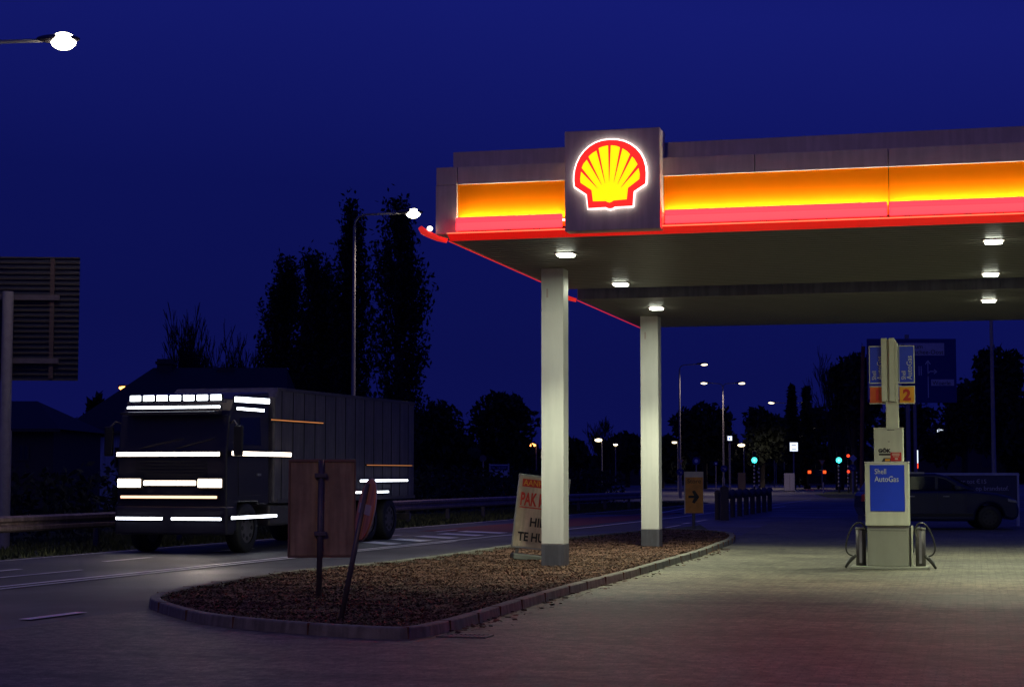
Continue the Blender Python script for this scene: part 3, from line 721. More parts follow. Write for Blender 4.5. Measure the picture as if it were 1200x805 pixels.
MB().cyl((0, -.24, 0), (0, -.24, PZ(343, d)), .115, n=20).cyl((0, -.24, 0), (0, -.24, 2.5), .135, n=20).build('pole', M['pole'], bs, smooth=False)

# ------------------------------------------------------------------ blue direction sign behind pump
d = 75.0
ds = thing('direction_sign', 'large blue road direction sign behind the fuel pump mast', 'road sign', (PX(1070, d), d, 0))
X0 = PX(1070, d)
def dx_(px): return PX(px, d)-X0
pn = MB().box(dx_(1018), 0, PZ(472, d), dx_(1123), .05, PZ(397, d)).build('panel', M['roadblue'], ds, bevel=.02)
for q in ((1056, 416.5, 1109, 402), (1093, 452, 1120, 444.5), (1019, 468, 1058, 447)): MB().box(dx_(q[0]), -.006, PZ(q[1], d), dx_(q[2]), -.001, PZ(q[3], d)).build('name_field', M['patch'], pn)
text('lettering', 'Centrum', .26, M['text_black'], pn, dx_(1057), -.008, PZ(408.5, d))
text('lettering', 'Enschee-Oost', .26, M['text_black'], pn, dx_(1108), -.008, PZ(415, d), align='RIGHT')
text('lettering', 'Woerle', .24, M['text_black'], pn, dx_(1094.5), -.008, PZ(451, d))
def seg(b, a, c, wd=.035, y0=-.006):
    a = Vector((dx_(a[0]), PZ(a[1], d))); c = Vector((dx_(c[0]), PZ(c[1], d))); q = (c-a).normalized(); n_ = Vector((-q.y, q.x))*wd/2
    b.prism([tuple(a-n_), tuple(c-n_), tuple(c+n_), tuple(a+n_)], y0, -.001)
b = MB()
for a, c in (((1089.5, 466), (1089.5, 438)), ((1089.5, 438), (1092, 435)), ((1092, 435), (1099, 435.5)), ((1089.5, 441), (1089.5, 424)), ((1086.5, 427), (1089.5, 422.5)), ((1092.5, 427), (1089.5, 422.5)), ((1096.5, 433), (1100, 435.5)), ((1096.5, 438), (1100, 435.5)), ((1079, 429), (1079, 440)), ((1081.5, 429), (1081.5, 440))): seg(b, a, c)
b.build('route_diagram', M['patch_line'], pn)
for px, r in ((1066, .09), (1074, .07)): MB().cyl((dx_(px), .14, 0), (dx_(px), .14, PZ(400, d) if px > 1070 else PZ(392, d)), r, n=12).build('pole', M['pole'], ds)
for pz in (405, 460): MB().box(dx_(1022), .055, PZ(pz, d)-.04, dx_(1119), .08, PZ(pz, d)+.04).build('brace', M['poledark'], ds)

d = 62.0
ft = thing('sign_mast', 'thin leaning rusty mast rising just left of the fuel pump', 'mast', (PX(1009, d), d, 0))
M['rust'] = mat('rusty_steel', (.22, .09, .05), .8, noise=.5, scale=1.2)
b = MB().tube([(0, 0, 0), (.03, 0, 2), (.1, 0, 5), (.14, 0, 6)], .07, 10).build('shaft', M['rust'], ft); MB().cyl((0, 0, 0), (0, 0, .25), .13, n=10).build('foot', M['poledark'], ft)

# ------------------------------------------------------------------ generic small round signs
def post_sign(label, px, py_c, py_base, d, shape, m, wpx, border=None, name='road_sign'):
    X = PX(px, d); t = thing(name, label, 'road sign', (X, d, 0))
    zc = PZ(py_c, d); r = wpx/2*d/2100
    MB().cyl((0, .04, 0), (0, .04, zc+r*.6), .05, n=8).build('post', M['pole'], t)
    if shape == 'round': pn = MB().cyl((0, -.02, zc), (0, .0, zc), r, n=24)
    elif shape == 'tri': pn = MB().prism([(-r, zc+r*.8), (r, zc+r*.8), (0, zc-r)], -.02, 0)
    elif shape == 'diamond': pn = MB().prism([(-r, zc), (0, zc+r), (r, zc), (0, zc-r)], -.02, 0)
    else: pn = MB().box(-r, -.02, zc-r, r, 0, zc+r)
    pn = pn.build('panel', M[m], t)
    if shape == 'tri': MB().prism([(-r*.6, zc+r*.6), (r*.6, zc+r*.6), (0, zc-r*.55)], -.026, -.021).build('field', M['signwhite'], pn)
    if border == 'arrow': MB().prism([(-r*.5, zc+r*.2), (r*.1, zc-r*.1), (-.05*r, zc-r*.45), (r*.6, zc-r*.4), (r*.4, zc+r*.3), (r*.25, zc+.05*r), (-r*.35, zc+r*.4)], -.026, -.021).build('arrow', M['signwhite'], pn)
    if border == 'ring': MB().prism([(r*.5*math.cos(a*math.pi/6), zc+r*.5*math.sin(a*math.pi/6)) for a in range(12)], -.026, -.021).build('symbol', M['patch_line'], pn)
    return t
post_sign('round blue sign on the grass between street lamp and barrier', 816, 540, 560, 140, 'round', 'roadblue', 9, 'ring')
post_sign('small blue round sign left of the middle twin-armed lamp', 839, 543, 560, 150, 'round', 'roadblue', 5, 'ring')
post_sign('blue round keep-right sign at the foot of the middle twin-armed lamp', 848.5, 549, 575, 145, 'round', 'roadblue', 8, 'arrow')
post_sign('blue round arrow sign half hidden by the second column', 755, 553.5, 575, 110, 'round', 'roadblue', 13, 'arrow')
post_sign('red-edged give way triangle at the foot of the nearest twin-armed lamp', 798, 541, 573, 119, 'tri', 'signred', 7)
post_sign('blue round arrow sign low on the post under the triangle', 797, 553, 573, 117, 'round', 'roadblue', 8, 'arrow')
post_sign('give way triangle above the van tail lights', 963.5, 542, 560, 185, 'tri', 'signred', 8)
post_sign('dark diamond sign right of the right green signal', 1000, 537, 575, 145, 'diamond', 'patch', 9)
post_sign('blue round sign below the diamond sign', 999, 548, 575, 143, 'round', 'roadblue', 8, 'arrow')
post_sign('dark round sign left of the white-framed information board', 566, 537, 583, 125, 'round', 'poledark', 8)
fp = thing('fingerpost', 'small white fingerpost between the two columns', 'fingerpost', (PX(681, 190), 190, 0))
MB().cyl((0, 0, 0), (0, 0, PZ(532, 190)), .08, n=8).build('post', M['pole'], fp)
for z0_, s_ in ((PZ(534, 190), 1), (PZ(537, 190), -1), (PZ(541, 190), 1)): MB().box(min(0, s_*.65)+(.1 if s_ < 0 else -.1), -.12, z0_-.12, max(0, s_*.5), -.09, z0_+.12).build('finger', M['signwhite'], fp)

d = 118.0
ib = thing('information_board', 'white-framed information board with blue header on two posts', 'notice board', (PX(585, d), d, 0))
X0 = PX(585, d)
M['dimwhite'] = mat('dull_white', (.40, .38, .46), .6, noise=.1)
for px in (574, 596): MB().box(PX(px, d)-X0-.05, -.05, 0, PX(px, d)-X0+.05, .05, PZ(543, d)).build('post', M['dimwhite'], ib)
MB().box(-.6, -.03, PZ(559, d), .6, .03, PZ(544, d)).build('panel', M['patch'], ib)
hd = MB().box(-.56, -.045, PZ(550.5, d), .56, -.035, PZ(545.5, d)).build('header', M['roadblue'], ib)
text('lettering', 'WELKOM', .21, M['dimwhite'], hd, 0, -.05, PZ(550, d)+.03, align='CENTER')
bd = MB()
wb = thing('road_barrier', 'orange and white striped barrier boards behind the information board', 'barrier', (PX(585, 123), 123, 0))
for z0_ in (.15, .65):
    for i in range(3): MB().box(-.72+i*.48, -.02, z0_, -.245+i*.48, .02, z0_+.33).build('stripe_board', M['red_plate'] if i != 1 else M['dimwhite'], wb)
for xx in (-.6, .6): MB().box(xx-.03, .021, 0, xx+.03, .06, 1.0).build('leg', M['darksteel'], wb)
for i, (px, lb) in enumerate(((556.5, 'left dark bollard of the pair near the information board'), (561, 'right dark bollard of the pair near the information board'))):
    t = thing('bollard', lb, 'bollard', (PX(px, 128), 128, 0), 0, 'dark bollards near the information board')
    MB().cyl((0, 0, 0), (0, 0, 1.0), .11, n=10).build('shaft', M['wood'], t); MB().ell((0, 0, 1.0), .12, .12, .08).build('cap', M['dimwhite'], t)

# ------------------------------------------------------------------ traffic lights
def signal(label, px, py, d, m, kinds='green'):
    t = thing('traffic_light', label, 'traffic light', (PX(px, d), d, 0), 0, 'traffic lights at the far junction')
    zt = PZ(py, d)
    ps = MB().cyl((0, 0, 0), (0, 0, zt-.2), .07, n=10).build('post', M['rubber'], t)
    for i in range(6): MB().cyl((0, 0, .55+i*.32), (0, 0, .70+i*.32), .076, n=10).build('white_band', M['dimwhite'], ps) if .7+i*.32 < zt-.3 else None
    hd = MB().box(-.16, -.08, zt-.2, .16, .10, zt+.75).build('signal_head', M['rubber'], t, bevel=.02)
    MB().cyl((0, -.12, zt), (0, -.085, zt), .24 if kinds == 'green' and m == 'green' else .13, n=18).build('lens', M[m], hd)
    for k_ in (1, 2): MB().cyl((0, -.10, zt+.28*k_), (0, -.081, zt+.28*k_), .10, n=12).build('dark_lens', M['glass'], hd)
    return t
for px, lb in ((884, 'left traffic light showing green at the far junction'), (983, 'right traffic light showing green, left of the fuel pump')):
    s1 = signal(lb, px, 539, 150, 'green'); s1.children[1]
    z = PZ(539, 150); lamp('signal_light', 'SPOT', s1, (0, -.2, z), 60, (.05, .75, 1), rot=(R(70), 0, 0), size=.1, cone=R(110))
    # oval glowing lens a bit bigger as in the photograph
s2 = signal('traffic light with two small red lamps beside the right green one', 994, 534, 152, 'red_sig')
MB().cyl((0, -.11, PZ(552.5, 152)), (0, -.08, PZ(552.5, 152)), .12, n=14).build('low_lamp', M['red_sig'], s2)
t = thing('marker_post', 'black and white banded post right of the left green signal', 'post', (PX(889.5, 150), 150, 0))
MB().cyl((0, 0, 0), (0, 0, 2.3), .06, n=8).build('shaft', M['rubber'], t)
for i in range(5): MB().cyl((0, 0, .6+i*.34), (0, 0, .74+i*.34), .068, n=8).build('white_band', M['dimwhite'], t)
t = thing('marker_post', 'black and white banded post between the diamond sign and the pump', 'post', (PX(1004, 150), 150, 0))
MB().cyl((0, 0, 0), (0, 0, 1.9), .06, n=8).build('shaft', M['rubber'], t)
for i in range(4): MB().cyl((0, 0, .6+i*.34), (0, 0, .74+i*.34), .068, n=8).build('white_band', M['dimwhite'], t)
t = thing('marker_post', 'short grey post on the small grass island beyond the barrier', 'post', (*G(965, 578), 0))
MB().cyl((0, 0, 0), (0, 0, .9), .05, n=8).build('shaft', M['dimwhite'], t); MB().cyl((0, 0, .9), (0, 0, .98), .06, n=8).build('cap', M['rubber'], t)

# lit signs far away
def lit_sign(label, px, py, wpx, hpx, d, extra=None, postm='pole', name='lit_sign', m='litwhite'):
    t = thing(name, label, 'sign', (PX(px, d), d, 0)); w_ = wpx/2*d/2100; z = PZ(py, d); h_ = hpx/2*d/2100
    MB().cyl((0, .1, 0), (0, .1, z), .08, n=8).build('post', M['pole'], t)
    cb = MB().box(-w_-.06, -.06, z-h_-.06, w_+.06, .15, z+h_+.06).build('casing', M['poledark'], t)
    MB().box(-w_, -.075, z-h_, w_, -.061, z+h_).build('face', M[m], cb)
    return t, cb, z, w_, h_
t, cb, z, w_, h_ = lit_sign('square white lit sign beside the farthest street lamp pole', 930.5, 523.5, 9, 10, 180)
for zz_ in (.15, -.28): MB().box(-w_*.6, -.082, z+zz_-.02, w_*.6, -.076, z+zz_+.06).build('print', M['patch'], cb)
t, cb, z, w_, h_ = lit_sign('small glowing white sign on the middle twin-armed lamp', 855.5, 513.5, 5, 5, 149)
MB().box(-w_*.5, -.082, z-.1, w_*.1, -.076, z+.06).build('print', M['litblue'], cb)
t, cb, z, w_, h_ = lit_sign('slim lit totem, white above red, right of the pump', 1074.5, 535, 3, 15, 150, name='price_totem')
MB().box(-w_, -.082, z-h_*1.8, w_, -.061, z-h_*1.05).build('red_face', M['red_sig'], cb)
cab = thing('utility_cabinet', 'pale square cabinet below the lit white square sign', 'cabinet', (PX(925, 160), 160, 0))
MB().box(-.45, -.2, .1, .45, .2, 1.65).build('body', M['dimwhite'], cab, bevel=.03); MB().box(-.5, -.25, 0, .5, .25, .1).build('plinth', M['plinth'], cab); MB().box(-.01, -.206, .2, .01, -.201, 1.55).build('door_gap', M['rubber'], cab)
cab = thing('utility_cabinet', 'dark brown cabinet left of the left green signal', 'cabinet', (PX(869, 165), 165, 0))
MB().box(-.35, -.2, .1, .35, .2, 1.7).build('body', M['brownrib'], cab, bevel=.03); MB().box(-.4, -.25, 0, .4, .25, .1).build('plinth', M['plinth'], cab)

# ------------------------------------------------------------------ vehicles
def wheel(parent, x, y, r, wd, axis='y', m2='steel', side=1):
    """side: outer face direction along axis"""
    def P_(a, b_): return (x+0, b_, r) if axis == 'y' else (b_, y, r)
    b = MB()
    N_ = 28; prof_ = [(r*.62, 0), (r*.9, 0), (r, .03), (r, wd-.03), (r*.9, wd), (r*.62, wd)]
    v = []
    for rr, o_ in prof_:
        for i in range(N_):
            a = 2*math.pi*i/N_
            if axis == 'y': v.append((x+rr*math.cos(a), y-side*o_*-1 if False else y+side*(-o_), r+rr*math.sin(a)))
            else: v.append((x+side*(-o_), y+rr*math.cos(a), r+rr*math.sin(a)))
    f = [(j*N_+i, j*N_+(i+1) % N_, (j+1)*N_+(i+1) % N_, (j+1)*N_+i) for j in range(len(prof_)-1) for i in range(N_)]
    b.add(v, f); t = b.build('wheel', M['rubber'], parent, smooth=True)
    b = MB(); a0 = (x, y-side*.02, r) if axis == 'y' else (x-side*.02, y, r); a1 = (x, y-side*(wd-.02), r) if axis == 'y' else (x-side*(wd-.02), y, r)
    b.cyl(a0, a1, r*.63, n=28)
    rim = b.build('rim', M[m2], t, bevel=.01)
    b = MB()
    for k_ in range(8):
        a = 2*math.pi*k_/8; c_, s_ = r*.42*math.cos(a), r*.42*math.sin(a)
        if axis == 'y': b.cyl((x+c_, y-side*.021, r+s_), (x+c_, y+side*.004-side*.02, r+s_), r*.09, n=8)
        else: b.cyl((x-side*.021, y+c_, r+s_), (x-side*.012, y+c_, r+s_), r*.09, n=8)
    b.build('wheel_hole', M['rubber'], t)
    return t
def arc(cx, cz, r, a0, a1, k=9): return [(cx+r*math.cos(R(a0+(a1-a0)*i/k)), cz+r*math.sin(R(a0+(a1-a0)*i/k))) for i in range(k+1)]

# parked car (side-on, nose to the right)
cx_, cy_ = G(1160, 621)
car = thing('parked_car', 'dark blue hatchback with raised body parked side-on behind the fuel pump', 'car', (cx_-3.62, cy_+.1, .012), R(-3))
body = [(.10, .42), (.02, .62), (.04, .95), (.12, 1.08), (.6, 1.10), (3.05, 1.10), (3.35, 1.085), (3.8, 1.03), (4.2, .94), (4.38, .82), (4.44, .6), (4.42, .36), (4.25, .27)]
body += arc(3.62, .35, .41, 0, 180)[0:] + [(3.18, .24), (1.28, .24)] + arc(.85, .35, .41, 0, 180)+[(.2, .34)]
b_ = MB().prism(body, 0, 1.8).build('body', M['cpaint'], car, bevel=.07, seg=3)
MB().prism([(.14, 1.08), (.42, 1.5), (.62, 1.585), (1.3, 1.62), (2.1, 1.60), (2.45, 1.53), (3.25, 1.085)], .13, 1.67).build('cabin', M['cpaint'], car, bevel=.07, seg=3)
for yy in (.122, 1.672):
    for poly in ([(.50, 1.16), (.62, 1.45), (1.18, 1.50), (1.18, 1.14)], [(1.27, 1.14), (1.27, 1.51), (2.05, 1.50), (2.10, 1.49), (2.10, 1.13)], [(2.19, 1.13), (2.19, 1.47), (2.40, 1.43), (2.88, 1.13)]):
        MB().prism(poly, yy, yy+.006).build('side_window', M['glass'], car)
ws = MB().add([(2.55, .22, 1.50), (2.55, 1.58, 1.50), (3.24, 1.62, 1.13), (3.24, .18, 1.13)], [(0, 1, 2, 3)]).build('windscreen', M['glass'], car); ws.location = (.035, 0, .025)
for cx2 in (.85, 3.62):
    wheel(car, cx2, .02, .345, .22, 'y', 'pump_dark', side=-1); wheel(car, cx2, 1.78, .345, .22, 'y', 'pump_dark', side=1)
    MB().add([(cx2+.40*math.cos(R(a)), .05 if k else -.004, .35+.40*math.sin(R(a))) for k in (0, 1) for a in range(-10, 191, 20)], [(i, i+1, 12+i-1+0, 11+i) for i in range(10)]).build('wheel_arch', M['rubber'], car)
MB().box(1.30, -.012, .38, 3.15, .0, .46).build('sill_trim', M['rubber'], car)
for xh in (1.32, 2.3): MB().box(xh, -.03, .93, xh+.18, -.002, .96).build('door_handle', M['steel'], car, bevel=.006)
for xd in (1.23, 2.14, 2.95): MB().box(xd, -.003, .42, xd+.01, .0, 1.08).build('door_gap', M['rubber'], car)
MB().box(2.62, -.16, 1.12, 2.82, -.0, 1.27).build('mirror', M['cpaint'], car, bevel=.03)
MB().prism([(4.12, .80), (4.12, .90), (4.36, .84), (4.42, .74)], -.006, .30).build('headlight', M['steel'], car, bevel=.02)
MB().prism([(.02, .80), (.03, 1.0), (.22, 1.02), (.20, .84)], -.006, .25).build('tail_light', M['red_sticker'], car, bevel=.01)
MB().box(4.40, .4, .32, 4.46, 1.4, .55).build('grille', M['rubber'], car)
MB().box(.5, .1, 1.585, 1.8, .13, 1.64).build('roof_rail', M['steel'], car)

d = cy_+3.6
bn = thing('advertising_banner', 'dark banner in a pale frame with price lettering behind the parked car', 'banner', (PX(1140, d), d, 0))
X0 = PX(1140, d)
def bx_(px): return PX(px, d)-X0
M['bannerblue'] = mat('banner_face', (.05, .05, .10), .6)
M['framepale'] = mat('banner_frame', (.45, .45, .6), .5); M['bantext'] = mat('banner_text', (.55, .5, .6), .6, noise=0)
pn = MB().box(bx_(1085), 0, PZ(597, d), bx_(1191.5), .04, PZ(556, d)).build('panel', M['bannerblue'], bn)
MB().box(bx_(1083), -.02, PZ(556.5, d), bx_(1194), .06, PZ(554, d)).box(bx_(1191.5), -.02, PZ(599, d), bx_(1194), .06, PZ(556.5, d)).box(bx_(1083), -.02, PZ(599, d), bx_(1085), .06, PZ(556.5, d)).build('frame', M['framepale'], pn, bevel=.01)
for px in (1084, 1193): MB().box(bx_(px)-.04, .061, 0, bx_(px)+.04, .12, PZ(554, d)).build('leg', M['framepale'], bn)
text('lettering', 'voor tot €15', .19, M['bantext'], pn, bx_(1156), -.008, PZ(566.5, d), align='RIGHT')
text('lettering', 'op brandstof.', .19, M['bantext'], pn, bx_(1182), -.008, PZ(574.5, d), align='RIGHT')

# van far away, seen from behind
van = thing('van', 'distant dark van seen from behind with two lit tail lamps', 'van', (PX(957.5, 188), 188, .01))
MB().prism([(-.9, .35), (-.92, 1.2), (-.82, 2.0), (.82, 2.0), (.92, 1.2), (.9, .35)], 0, 4.4).build('body', M['rubber'], van, bevel=.08)
MB().prism([(-.7, 1.35), (-.65, 1.85), (.65, 1.85), (.7, 1.35)], -.012, -.002).build('rear_window', M['glass'], van)
M['tail2'] = M['tail']
for s_ in (-1, 1): MB().box(s_*.88-.26 if s_ > 0 else -.95, -.03, 1.62, s_*.88+.07 if s_ > 0 else -.62, .05, 1.92).build('tail_light', M['tail'], van, bevel=.03)
for xx in (-.72, .72):
    for yy in (.8, 3.5): MB().cyl((xx-.1, yy, .33), (xx+.1, yy, .33), .33, n=16).build('wheel', M['rubber'], van)
MB().box(-.88, -.06, .35, .88, -.002, .55).build('bumper', M['poledark'], van, bevel=.02)

# the truck on the road, at rest, lamps lit
tx, ty = RD(-17.35, 32.3)
tr = thing('box_truck', 'dark truck on the road behind the signs, its lit bars standing in for light trails', 'truck', (tx, ty, .006), -TH)
# cab
cabp = [(0.0, .40), (-.0, 1.9), (.10, 2.5), (.28, 3.02), (.5, 3.12), (1.95, 3.35), (1.98, .62), (1.55, .62)]
cabo = MB().prism([(.02, .45), (0, 1.95), (.12, 2.75), (.35, 3.1), (.7, 3.22), (1.95, 3.30), (1.98, .95), (1.50, .95), (1.45, 1.02), (.55, 1.02), (.5, .95), (.5, .45)], -1.22, 1.22, 'x').build('cab', M['tpaint'], tr, bevel=.09, seg=4)
MB().prism([(-1.08, 2.12), (-1.02, 2.74), (1.02, 2.74), (1.08, 2.12)], 0, .012).build('windscreen', M['glass'], cabo, loc=(0, .005, 0), rot=(0, 0, 0))
wsn = cabo.children[0]; wsn.rotation_euler = (R(-8.5), 0, 0); wsn.location = (0, .285, .01)
for s_ in (-1, 1):
    dr = MB().prism([(.55, 1.15), (.5, 2.1), (.52, 2.15), (1.6, 2.15), (1.6, 1.15)], s_*1.222 if s_ > 0 else -1.232, 1.232 if s_ > 0 else -1.222, 'x').build('door', M['tpaint'], cabo, bevel=.02)
    MB().prism([(.52, 2.18), (.58, 2.72), (1.5, 2.76), (1.56, 2.18)], 1.222 if s_ > 0 else -1.23, 1.23 if s_ > 0 else -1.222, 'x').build('side_window', M['glass'], cabo)
    MB().box(s_*1.233 if s_ > 0 else -1.26, 1.35, 1.55, 1.26 if s_ > 0 else -1.233, 1.52, 1.60).build('handle', M['steel'], dr)
    mr = MB().box(s_*1.45-.10, .02, 1.95, s_*1.45+.10, .10, 2.55).build('mirror', M['rubber'], tr, bevel=.03)
    MB().tube([(s_*1.2, .2, 2.6), (s_*1.33, .1, 2.65), (s_*1.42, .06, 2.55)], .02, 6).build('mirror_arm', M['darksteel'], mr)
MB().box(-1.25, -.03, .38, 1.25, .35, .95).build('bumper', M['tpaint'], tr, bevel=.05, seg=3)
b = MB()
for i in range(6): b.box(-.8, -.012, 1.50+i*.065, .8, .02, 1.53+i*.065)
b.build('grille', M['rubber'], cabo)
MB().box(-1.05, -.22, 2.78, 1.05, .12, 2.83).build('sun_visor', M['tpaint'], cabo, bevel=.01)
wp = MB().tube([(-.7, -.0, 2.10), (-.3, -.0, 2.2), (.25, .02, 2.3)], .008, 5).tube([(.1, -.0, 2.10), (.5, -.0, 2.2), (.95, .02, 2.3)], .008, 5).build('wiper', M['rubber'], cabo)
# roof lamps and headlamps, plus made-up bars shaped like light trails of moving lamps
def bar(x0, x1, z, h, y0, m, name='lamp_bar', hous=True):
    if hous:
        c = MB().box(x0-.02, y0, z-h/2-.02, x1+.02, y0+.05, z+h/2+.02).build(name, M['rubber'], tr, bevel=.01)
        return MB().box(x0, y0-.018, z-h/2, x1, y0-.001, z+h/2).build('lens', M[m], c, bevel=.008)
def sbar(y0, y1, z, h, x0, m, name='side_trail_bar', z1=None):
    z1 = z if z1 is None else z1
    c = MB().prism([(y0-.02, z-h/2-.015), (y1+.02, z1-h/2-.015), (y1+.02, z1+h/2+.015), (y0-.02, z+h/2+.015)], x0, x0+.03, 'x').build(name, M['rubber'], tr)
    return MB().prism([(y0, z-h/2), (y1, z1-h/2), (y1, z1+h/2), (y0, z+h/2)], x0+.031, x0+.042, 'x').build('lens', M[m], c)
MB().box(-1.0, .0, 3.015, 1.2, .04, 3.04).build('lamp_rack', M['darksteel'], tr)
for i in range(7):
    c = MB().box(-.95+i*.30, -.02, 3.04, -.95+i*.30+.27, .06, 3.18).build('roof_lamp', M['rubber'], tr, bevel=.02)
    MB().box(-.935+i*.30, -.03, 3.055, -.95+i*.30+.255, -.018, 3.165).build('lens', M['ledw'], c, bevel=.02)
bar(-.95, 1.12, 2.92, .045, -.10, 'ledw')
sbar(.25, 1.85, 3.08, .10, 1.235, 'ledw', z1=3.10); sbar(.35, 1.6, 2.90, .05, 1.235, 'ledw')
bar(-1.2, 1.1, 1.985, .075, -.055, 'ledwarm')
sbar(.1, 2.9, 2.0, .08, 1.262, 'ledwarm')
bar(-.58, .58, 1.41, .09, -.05, 'ledwarm')
for s_ in (-1, 1):
    c = MB().box(s_*.9-.29, -.07, 1.28, s_*.9+.29, .02, 1.52).build('headlamp_unit', M['rubber'], tr, bevel=.03)
    MB().box(s_*.9-.26, -.085, 1.325, s_*.9+.26, -.068, 1.49).build('lens', M['ledwarm'], c, bevel=.03)
bar(-1.1, 1.05, 1.13, .05, -.05, 'ledwarm2')
bar(-1.2, -.15, .70, .05, -.055, 'ledw'); bar(.05, 1.15, .70, .05, -.055, 'ledw')
sbar(.1, 2.2, .72, .055, 1.262, 'ledw', z1=.72)
sbar(1.9, 4.6, 2.72, .02, 1.262, 'ledamber')
sbar(6.8, 9.9, 1.43, .045, 1.262, 'ledw'); sbar(6.4, 8.6, 1.16, .04, 1.262, 'ledw'); sbar(7.2, 10.2, 1.80, .015, 1.262, 'ledamber')
# box body with rounded front
bxp = [(2.15, .98), (2.15, 3.2), (2.5, 3.42), (10.5, 3.42), (10.5, .98)]
box = MB().prism(bxp, -1.25, 1.25, 'x').build('box_body', M['tbox'], tr, bevel=.05, seg=3)
b = MB()
for i in range(14): b.box(1.251, 2.5+i*.58, 1.05, 1.262, 2.52+i*.58, 3.35)
b.build('panel_seam', M['tpaint'], box)
MB().box(1.251, 2.3, .98, 1.275, 10.5, 1.06).box(1.251, 2.3, 3.34, 1.275, 10.5, 3.41).build('edge_rail', M['darksteel'], box)
MB().box(-.45, .5, .60, .45, 10.4, .96).build('chassis', M['rubber'], tr)
MB().box(1.15, 3.3, .45, 1.2, 6.6, .62).box(1.15, 3.3, .72, 1.2, 6.6, .88).build('side_guard', M['darksteel'], tr)
MB().box(.7, 2.1, .5, 1.18, 3.1, .95).build('fuel_tank', M['darksteel'], tr, bevel=.06, seg=3)
for yy in (1.0, 7.6, 8.9):
    for s_ in (-1, 1): wheel(tr, s_*1.22, yy, .5, .3 if yy < 2 else .5, 'x', 'darksteel', side=s_)
MB().box(-1.2, 10.3, .45, 1.2, 10.42, .6).build('rear_bumper', M['darksteel'], tr)
lamp('headlamp_beam', 'SPOT', tr, (.93, -.1, 1.4), 90, (1, .85, .7), rot=(R(-80), 0, 0), size=.1, cone=R(90))

# ------------------------------------------------------------------ houses
def win(parent, x0, x1, z0, z1, y):
    fr = MB().box(x0, y-.03, z0, x1, y, z0+.08).box(x0, y-.03, z1-.08, x1, y, z1).box(x0, y-.03, z0+.08, x0+.08, y, z1-.08).box(x1-.08, y-.03, z0+.08, x1, y, z1-.08).box((x0+x1)/2-.03, y-.03, z0+.08, (x0+x1)/2+.03, y, z1-.08).build('window', M['brickdark'], parent)
    MB().box(x0+.08, y-.012, z0+.08, x1-.08, y-.004, z1-.08).build('pane', M['glass'], fr)
def house(label, px0, px1, d, eave_py, ridge, depth, m, wins, hip=True, chim=(), ground=True, door=None):
    X0_ = PX((px0+px1)/2, d); hw = (PX(px1, d)-PX(px0, d))/2; he = PZ(eave_py, d)
    t = thing('house', label, 'house', (X0_, d, 0))
    MB().box(-hw, 0, 0, hw, depth, he).build('wall', M[m], t)
    hr = ridge[2]; r0 = ridge[0]-X0_; r1 = ridge[1]-X0_; o_ = .35
    v = [(-hw-o_, -o_, he-.1), (hw+o_, -o_, he-.1), (hw+o_, depth+o_, he-.1), (-hw-o_, depth+o_, he-.1), (r0, depth/2, hr), (r1, depth/2, hr)]
    rf = MB().add(v, [(0, 1, 5, 4), (2, 3, 4, 5), (3, 0, 4), (1, 2, 5), (3, 2, 1, 0)]).build('roof', M['roof'], t)
    for cxp, ct in chim:
        xx = PX(cxp, d+depth/2)-X0_; MB().box(xx-.35, depth/2-.3, he, xx+.35, depth/2+.3, ct).box(xx-.42, depth/2-.37, ct-.25, xx+.42, depth/2+.37, ct-.12).build('chimney', M['brickdark'], rf)
    MB().box(-hw-o_, -o_-.05, he-.2, hw+o_, -o_, he-.08).build('gutter', M['brickdark'], t)
    for a, c, e_, g_ in wins: win(t, PX(a, d)-X0_, PX(c, d)-X0_, PZ(e_, d), PZ(g_, d), -.005)
    if door:
        dd = MB().box(PX(door[0], d)-X0_, -.05, 0, PX(door[1], d)-X0_, -.002, 2.1).build('door', M['brickdark'], t); 
        MB().box(PX(door[1], d)-X0_-.2, -.09, 1.0, PX(door[1], d)-X0_-.1, -.051, 1.05).build('handle', M['steel'], dd)
    return t
house('white rendered house with dark tiled roof behind the truck', 78, 330, 82, 503, (PX(178, 87), PX(335, 87), PZ(431, 87)), 10, 'housewhite',
      ((108, 128, 512, 500.5), (176, 196, 512, 500.5), (134, 152, 548, 524), (176, 196, 546, 526), (225, 245, 512, 502)), chim=((192, PZ(421, 87)), (264, PZ(431, 87))), door=(255, 268))
house('dark brick house at the left edge behind the big sign', -60, 62, 70, 500, (PX(-50, 74), PX(42, 74), PZ(470, 74)), 8, 'brickdark', ((20, 34, 540, 520), (-10, 6, 540, 520)))
house('low dark house among trees in the gap between the columns', 716, 760, 260, 524, (PX(722, 264), PX(756, 264), PZ(512, 264)), 8, 'brickdark', ((724, 730, 548, 540),))
sh = house('dark shop building with a lit blue and white sign, right of the pump', 1050, 1175, 210, 508, (PX(1060, 216), PX(1165, 216), PZ(499, 216)), 12, 'brickdark', ((1120, 1135, 548, 530), (1150, 1162, 548, 530)))
X0_ = PX((1050+1175)/2, 210)
sf = MB().box(PX(1096, 210)-X0_, -.3, PZ(511.5, 210), PX(1124, 210)-X0_, -.05, PZ(501.5, 210)).build('sign', M['rubber'], sh)
b1 = MB(); b2 = MB(); rr = random.Random(3)
for i in range(13):
    xx = PX(1098.5, 210)-X0_+i*.19
    b1.box(xx, -.33, PZ(505.5, 210)-rr.uniform(0, .15), xx+rr.uniform(.04, .12), -.301, PZ(503, 210)+rr.uniform(-.1, .1)) if rr.random() < .85 else None
for i in range(9):
    xx = PX(1104, 210)-X0_+i*.2; b2.box(xx, -.33, PZ(510, 210), xx+rr.uniform(.06, .14), -.301, PZ(507.2, 210)+rr.uniform(-.1, .05))
